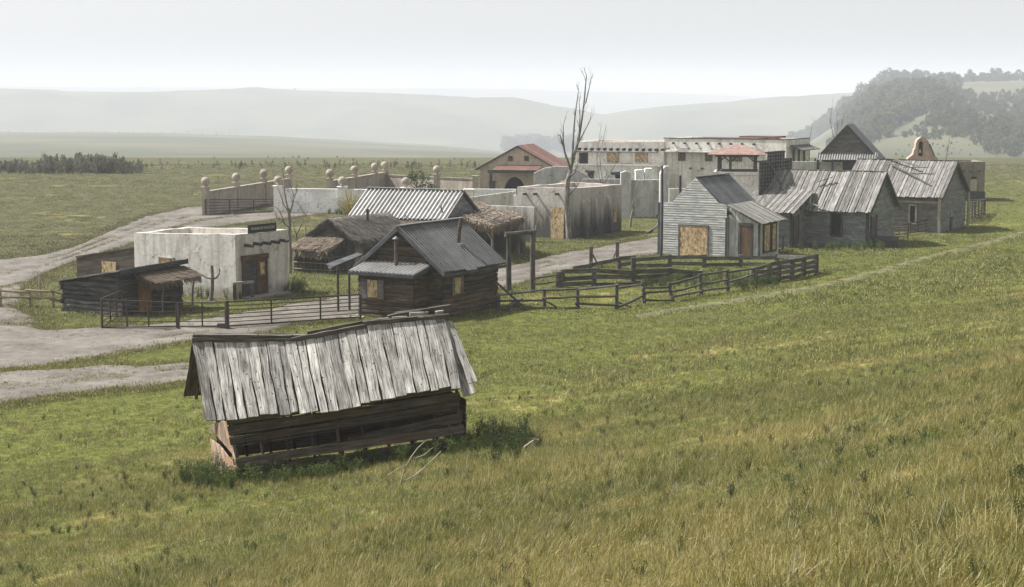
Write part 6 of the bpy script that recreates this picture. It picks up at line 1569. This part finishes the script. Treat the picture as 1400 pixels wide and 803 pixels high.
def scatter(name, pc, P, scl, tilt=.12, lean=None):
    col, n = pc; N = len(P); me = bpy.data.meshes.new(name); me.from_pydata([tuple(p) for p in P], [], [])
    me.attributes.new('idx', 'INT', 'POINT').data.foreach_set('value', rng.integers(0, n, N).astype(np.int32))
    r = np.stack([rng.normal(0, tilt, N), rng.normal(0, tilt, N), rng.uniform(0, 6.283, N)], 1)
    if lean is not None:
        c, s_ = np.cos(r[:, 2]), np.sin(r[:, 2]); r[:, 0] += lean[:, 0]*c+lean[:, 1]*s_; r[:, 1] += -lean[:, 0]*s_+lean[:, 1]*c
    r = r.astype(np.float32)
    me.attributes.new('rot', 'FLOAT_VECTOR', 'POINT').data.foreach_set('vector', r.ravel())
    s = np.asarray(scl, np.float32); s = np.repeat(s[:, None], 3, 1) if s.ndim == 1 else s
    me.attributes.new('scl', 'FLOAT_VECTOR', 'POINT').data.foreach_set('vector', s.astype(np.float32).ravel())
    o = bpy.data.objects.new(name, me); COL.objects.link(o); o['kind'] = 'stuff'
    ng = bpy.data.node_groups.new(name, 'GeometryNodeTree')
    ng.interface.new_socket('Geometry', in_out='INPUT', socket_type='NodeSocketGeometry'); ng.interface.new_socket('Geometry', in_out='OUTPUT', socket_type='NodeSocketGeometry')
    gi = ng.nodes.new('NodeGroupInput'); go = ng.nodes.new('NodeGroupOutput'); ip = ng.nodes.new('GeometryNodeInstanceOnPoints'); ci = ng.nodes.new('GeometryNodeCollectionInfo')
    ci.inputs['Collection'].default_value = col; ci.inputs['Separate Children'].default_value = True; ci.inputs['Reset Children'].default_value = True
    def na(nm, dt):
        q = ng.nodes.new('GeometryNodeInputNamedAttribute'); q.data_type = dt; q.inputs['Name'].default_value = nm; return q.outputs['Attribute']
    L = ng.links.new; L(gi.outputs[0], ip.inputs['Points']); L(ci.outputs[0], ip.inputs['Instance']); ip.inputs['Pick Instance'].default_value = True
    L(na('idx', 'INT'), ip.inputs['Instance Index']); L(na('scl', 'FLOAT_VECTOR'), ip.inputs['Scale'])
    er = ng.nodes.new('FunctionNodeEulerToRotation'); L(na('rot', 'FLOAT_VECTOR'), er.inputs[0]); L(er.outputs[0], ip.inputs['Rotation'])
    L(ip.outputs[0], go.inputs[0]); md = o.modifiers.new('scatter', 'NODES'); md.node_group = ng; return o
def inside(P, poly):
    x, y = P[:, 0], P[:, 1]; c = np.zeros(len(P), bool); n = len(poly)
    for i in range(n):
        x0, y0 = poly[i][0], poly[i][1]; x1, y1 = poly[i-1][0], poly[i-1][1]
        m = ((y0 > y) != (y1 > y)); xs = (x1-x0)*(y-y0)/((y1-y0) if abs(y1-y0) > 1e-9 else 1e-9)+x0; c ^= m & (x < xs)
    return c
def keep(P, roads=True):
    k = np.ones(len(P), bool)
    if roads:
        for r in ROADS: k &= ~inside(P, r)
    for f in FOOT: k &= ~inside(P, [(p[0], p[1]) for p in f])
    return k
def band(y0, y1, rho):
    A = .66*(y1*y1-y0*y0)/2+5*(y1-y0); n = int(A*rho); y = np.sqrt(rng.uniform(y0*y0, y1*y1, n)); x = rng.uniform(-1, 1, n)*(.33*y+2.5); return np.stack([x, y], 1)
def on_ground(P): return np.concatenate([P, H(P[:, 0], P[:, 1])[:, None]], 1)
def hillside(P): return np.clip(((P[:, 0]+15)*.8-(P[:, 1]-50)*.6)/10, 0, 1)

near = pcol('near_tuft', [lambda: tuft(42, .15, .13, .0058, 1.0, .45) for _ in range(5)]+[lambda: tuft(22, .12, .21, .0052, .8, .4) for _ in range(2)]+[lambda: tuft(48, .17, .09, .0065, 1.2, .4) for _ in range(4)], M['grass'])
mid = pcol('mid_tuft', [lambda: tuft(36, .24, .15, .013, 1.0, .4) for _ in range(5)]+[lambda: tuft(32, .28, .11, .014, 1.2, .4) for _ in range(3)], M['grass'])
low = pcol('low_tuft', [lambda: tuft(32, .36, .15, .03, 1.0, .35, 2) for _ in range(6)], M['grass'])
def lay(name, pc, P, base, roads=True, thin=None):
    P = P[keep(P, roads)]; h = hillside(P)
    patch = fbm(P[:, 0]*.35, P[:, 1]*.35, 77); s = base*(.62+.38*h)*(1+.75*patch)*rng.uniform(.7, 1.3, len(P))
    s3 = np.stack([s**.5*base**.5, s**.5*base**.5, s], 1)
    lean = np.stack([.9*fbm(P[:, 0]*.28, P[:, 1]*.28, 201), .25+.9*fbm(P[:, 0]*.28, P[:, 1]*.28, 211)], 1)*(.2+.3*h[:, None])
    return scatter(name, pc, on_ground(P), s3, .16, lean)
lay('near_grass', near, np.vstack([band(6, 14, 190), band(14, 24, 125)]), 1.0)
lay('meadow_grass', near, band(24, 42, 62), 1.1)
lay('slope_grass', mid, band(42, 72, 20), 1.0)
lay('village_grass', low, np.vstack([band(72, 115, 8.5), band(115, 235, 2.6)]), 1.05)
# sparse grass creeping over the path and the road edges
for r, nm in ((ROADS[5], 'path_grass'),):
    P = band(66, 125, 5); P = P[inside(P, r)]; P = P[rng.random(len(P)) < .85]; scatter(nm, low, on_ground(P)+np.array([0, 0, .04]), rng.uniform(.35, .75, len(P)))
Pr = []
for r in ROADS[:5]:
    n = len(r); 
    for rep in range(18): Pr.append(r+rng.normal(0, .42, r.shape))
Pr = np.vstack(Pr); Pr = Pr[(Pr[:, 1] > 40)]; Pr = Pr[keep(Pr, False)]
scatter('verge_grass', low, on_ground(Pr)+np.array([0, 0, .02]), rng.uniform(.35, .9, len(Pr)))
P = np.vstack([band(48, 80, 14), band(80, 135, 3)]); k = np.zeros(len(P), bool)
for r in ROADS[:5]: k |= inside(P, r)
P = P[k]; P = P[keep(P, False)]; P = P[fbm(P[:, 0]*.45, P[:, 1]*.45, 121) > .16]; scatter('road_grass', low, on_ground(P)+np.array([0, 0, .03]), rng.uniform(.2, .6, len(P)))
Pm = np.vstack([m+rng.normal(0, .22, m.shape) for m in MIDS for _ in range(10)]); Pm = Pm[keep(Pm, False)]; Pm = Pm[fbm(Pm[:, 0]*.2, Pm[:, 1]*.2, 141) > -.02]
scatter('track_grass', low, on_ground(Pm)+np.array([0, 0, .05]), rng.uniform(.25, .6, len(Pm)))
# leafy weeds through the meadow
weed = pcol('weed', [lambda: leafy(110, .13, .24, .03, 8) for _ in range(4)], M['weed'])
P = np.vstack([band(8, 40, 2.2), band(40, 70, .7)]); P = P[keep(P)]; P = P[fbm(P[:, 0]*.25, P[:, 1]*.25, 91) > -.12]
scatter('meadow_weeds', weed, on_ground(P), rng.uniform(.25, .8, len(P)))
# pale seed stalks
stalk = pcol('stalk', [lambda: tuft(5, .06, .36, .005, .6, .3, 4) for _ in range(4)], M['twig'])
P = np.vstack([band(8, 26, 2.2), band(26, 55, .7)]); P = P[keep(P)]; scatter('seed_stalks', stalk, on_ground(P), rng.uniform(.5, 1.1, len(P)))
# weeds crowding the shed's foot
sw = pcol('shed_weed', [lambda: leafy(170, .24, .55, .055, 10) for _ in range(5)], M['bush'])
L = []
for k in range(150):
    x = random.uniform(-.6, 5.4); y = -random.random()**1.1*1.7-.03; p = FS.w(x, y); L.append((p.x, p.y))
for k in range(30):
    p = FS.w(random.uniform(-1.0, .0), random.uniform(-.5, 1.6)); L.append((p.x, p.y))
L = np.array(L); scatter('shed_weeds', sw, on_ground(L), rng.uniform(.3, .85, len(L)))
L = np.array([(lambda p: (p.x, p.y))(gt(random.gauss(690, 22), random.gauss(612, 9))) for _ in range(55)]+[(lambda p: (p.x, p.y))(gt(random.gauss(270, 14), random.gauss(660, 8))) for _ in range(12)])
L = L[keep(L)]
dw = pcol('dark_weed', [lambda: leafy(190, .3, .7, .055, 11) for _ in range(4)], M['darkbush']); scatter('dark_weeds', dw, on_ground(L), rng.uniform(.35, .85, len(L)))  # darker leaves; right clump has the shed's shadow put into its colour
# weeds inside the corral and along walls
L = [gt(random.uniform(870, 1060), random.uniform(376, 396)) for _ in range(130)]+[gt(random.uniform(990, 1065), random.uniform(384, 398)) for _ in range(40)]
L += [lerp(wr[0], wr[3], random.random())+V3((0, -.4, 0)) for _ in range(90)]
L += [gt(random.uniform(232, 330), random.uniform(407, 411)) for _ in range(14)]+[gt(random.uniform(380, 420), random.uniform(392, 404)) for _ in range(26)]
L += [gt(random.uniform(1080, 1210), random.uniform(339, 344)) for _ in range(50)]
L = np.array([(p.x, p.y) for p in L]); L = L[keep(L)]; scatter('corral_weeds', sw, on_ground(L), rng.uniform(.5, 1.15, len(L)))

# ================================================================== bushes
def bush(label, base, h, rx, mat, n, leaf, name='bush', stems=7, stemmat='bark'):
    b = gt(*base); T = thing(name, label, 'bush', b)
    g = G()
    for k in range(stems):
        a = random.uniform(0, 6.28); t = V3((math.cos(a)*rx*.7, math.sin(a)*rx*.7, h*random.uniform(.6, .95))); g.tube([(0, 0, -.05), t*.5+V3((0, 0, .1)), t], [.035, .025, .012], 5)
    g.build('stems', M[stemmat], T); g = crown(n, rx, h*.42, h*.58, leaf); g.build('foliage', M[mat], T); return T
bush('round green bush growing in front of the rear courtyard wall', (573, 283), 2.9, 1.25, 'bush', 1300, .16)
def broom():
    b = gt(481, 302); T = thing('yellow_bush', 'yellow bare twiggy bush before the white courtyard wall', 'bush', b); g = G()
    for k in range(150):
        a = random.uniform(0, 6.28); r = random.uniform(.2, 1.5); t = V3((math.cos(a)*r, math.sin(a)*r*.8, random.uniform(1.3, 2.5)*(1.15-r*.3))); g.tube([(random.gauss(0, .1), random.gauss(0, .1), 0), t*.5+V3((0, 0, .15)), t], [.02, .017, .008], 4, cap=False)
    g.build('twigs', M['yellowbush'], T); g = crown(220, 1.0, .5, 1.15, .1); g.build('foliage', M['yellowbush'], T)
broom()
# ================================================================== shrub belts and woods
shrub = pcol('shrub', [lambda: crown(260, .75, .75, .75, .22, 12) for _ in range(5)], M['reed'])
L = []
for k in range(420):
    px = random.uniform(-70, 195); d = 1-abs(px-120)/260; L.append((px, random.uniform(231.5, 238), random.uniform(.3, 1.1)*(1.15 if 60 < px < 170 else .75)))
for k in range(130): px = random.uniform(185, 700); L.append((px, random.uniform(226, 232), random.uniform(.1, .4)*(random.random() < .8)+.12))
P = np.array([tuple(gt(a, b)) for a, b, c in L]); s = np.array([c for *_, c in L]); scatter('shrub_belt', shrub, P, np.stack([s*.6, s*.6, s*1.15], 1), .05)
# scrub on the far field
L = [gt(random.uniform(-50, 700), random.uniform(188, 226)) for _ in range(160)]; L = [p for p in L if p.y < 600]
scatter('field_scrub', shrub, np.array([tuple(p) for p in L]), rng.uniform(.12, .3, len(L)), .05)
def tree_trunk(h):
    g = G(); g.tube([(0, 0, -.4), (.05, 0, h*.3), (0, .06, h*.6)], [.2, .15, .07], 6)
    for k in range(5):
        a = random.uniform(0, 6.28); g.tube([(0, 0, h*random.uniform(.25, .5)), (math.cos(a)*h*.14, math.sin(a)*h*.14, h*.6), (math.cos(a)*h*.22, math.sin(a)*h*.22, h*.8)], [.08, .05, .02], 4)
    return g
wood_p = pcol('wood_tree', [lambda: crown(800, 3.2, 3.4, 3.6, .75, 22) for _ in range(6)], M['tree'])
def in_poly(poly, n):
    xs = [p[0] for p in poly]; ys = [p[1] for p in poly]; out = []
    while len(out) < n:
        p = np.array([[random.uniform(min(xs), max(xs)), random.uniform(min(ys), max(ys))]])
        if inside(p, poly)[0]: out.append(p[0])
    return out
def woods(poly, n, s0, s1, ymin=590):
    P = [gt(*q) for q in in_poly(poly, n)]; return [(p, random.uniform(s0, s1)*p.y/1000) for p in P if ymin < p.y < 2200]
W = woods([(1145, 186), (1160, 158), (1180, 138), (1203, 122), (1300, 118), (1312, 135), (1265, 160), (1215, 180), (1165, 192)], 420, .7, 1.5)
W += woods([(1130, 212), (1150, 185), (1180, 180), (1220, 185), (1180, 214)], 70, .5, 1.1, 700)
W += woods([(1265, 165), (1300, 140), (1330, 145), (1400, 160), (1430, 226), (1355, 228), (1345, 205), (1300, 185)], 330, .35, .95)
W += woods([(1225, 190), (1300, 150), (1345, 170), (1340, 185), (1290, 192)], 190, .12, .6)
W += woods([(1180, 226), (1240, 196), (1335, 195), (1345, 226)], 70, .08, .25)
W += woods([(1310, 128), (1420, 132), (1420, 165), (1310, 150)], 170, .2, .7)
scatter('hill_woods', wood_p, np.array([tuple(p) for p, s in W]), np.array([s for p, s in W]), .05)
Wf = []
for k in range(140):
    px = random.uniform(690, 795); py = random.uniform(168, 198); Y = random.uniform(1960, 2250); x = (px-700)/2316*Y; Wf.append((x, Y, Hs(x, Y)))
for k in range(170): px = random.uniform(1040, 1160); Y = random.uniform(1560, 1800); x = (px-700)/2316*Y; Wf.append((x, Y, Hs(x, Y)))
scatter('valley_woods', wood_p, np.array(Wf), rng.uniform(1.2, 2.4, len(Wf)), .05)
L = []
for k in range(120):
    px = random.uniform(1285, 1425); Y = random.uniform(1540, 1600); x = (px-700)/2316*Y; L.append((x, Y, Hs(x, Y)-.3))
scatter('crest_scrub', wood_p, np.array(L), rng.uniform(.4, 1.1, len(L)), .05)
# single trees along the skyline of the wooded hill
crowns = [crown(1100, 3.1, 3.5, 3.7, .6, 24).build('crown', M['tree']) for _ in range(3)]; trunks = [tree_trunk(5.5).build('trunk', M['bark']) for _ in range(2)]
for o in crowns+trunks: COL.objects.unlink(o)
sky_trees = [(1166, .7), (1174, .85), (1183, .9), (1194, 1.05), (1205, 1.2), (1214, 1.35), (1224, 1.2), (1236, 1.1), (1247, .95), (1256, 1.0), (1266, .9), (1277, .7), (1303, .65), (1326, .75), (1341, .5), (1356, .8), (1364, .75), (1378, .55), (1392, .65), (1398, .45)]
words = ['leftmost', 'second', 'third', 'fourth', 'fifth', 'sixth', 'seventh', 'eighth', 'ninth', 'tenth', 'eleventh', 'twelfth', 'thirteenth', 'fourteenth', 'fifteenth', 'sixteenth', 'seventeenth', 'eighteenth', 'nineteenth', 'rightmost']
for k, (px, s) in enumerate(sky_trees):
    Y = 1585.; s *= 2.0; x = (px-700)/2316*Y; T = thing('hill_tree', words[k]+(' from the left' if 0 < k < 19 else '')+' of the leafy trees on the wooded hill skyline', 'tree', (x, Y, Hs(x, Y)), random.uniform(0, 6), 'trees on the wooded hill skyline')
    T.scale = (s*random.uniform(.85, 1.1), s, s)
    for src in (random.choice(crowns), random.choice(trunks)): c = src.copy(); COL.objects.link(c); c.parent = T
for px, h in ((403, .9), (28, .6), (40, .7), (558, .5), (640, .45)):
    Y = 3780.; x = (px-700)/2316*Y; T = thing('far_tree', {403: 'tallest tree on the misty bluff skyline', 28: 'left of two trees at the left end of the misty bluff', 40: 'right of two trees at the left end of the misty bluff', 558: 'small tree on the falling right part of the misty bluff', 640: 'tiny rightmost tree on the misty bluff skyline'}[px], 'tree', (x, Y, Hs(x, Y)-.5), 0, 'trees on the misty bluff'); T.scale = (h*2.4, h*2.4, h*2.4)
    for src in (crowns[0], trunks[0]): c = src.copy(); COL.objects.link(c); c.parent = T
# small stones on the dirt
g0 = []
for k in range(3):
    g = G(); pts = [V3((math.cos(a), math.sin(a), 0))*random.uniform(.7, 1) for a in np.linspace(0, 5.4, 7)]; g.prism([p*.06 for p in pts], (0, 0, .05)); g0.append(g)
stones = pcol('stone', [lambda q=q: q for q in g0], M['rock']); P = np.vstack([band(50, 80, 1.2), band(80, 140, .25)]); k = np.zeros(len(P), bool)
for r in ROADS[:5]: k |= inside(P, r)
P = P[k]; scatter('road_stones', stones, on_ground(P)+np.array([0, 0, .02]), rng.uniform(.2, .7, len(P)))

# ================================================================== haze: the air itself
def haze():
    x0, x1, y0, y1, z0, z1 = -14000, 14000, -14000, 14000, -75, 102
    g = G(); g.box(x0, x1, y0, y1, z0, z1)
    m = bpy.data.materials.new('haze_air'); m.use_nodes = True; nt = m.node_tree
    for n in list(nt.nodes): nt.nodes.remove(n)
    out = nt.nodes.new('ShaderNodeOutputMaterial'); pv = nt.nodes.new('ShaderNodeVolumePrincipled')
    pv.inputs['Color'].default_value = (.832, .875, .962, 1); pv.inputs['Density'].default_value = HAZE_DENSITY; pv.inputs['Anisotropy'].default_value = .0
    nt.links.new(pv.outputs[0], out.inputs['Volume']); o = g.build('haze', m); o['kind'] = 'stuff'
    return o
haze()
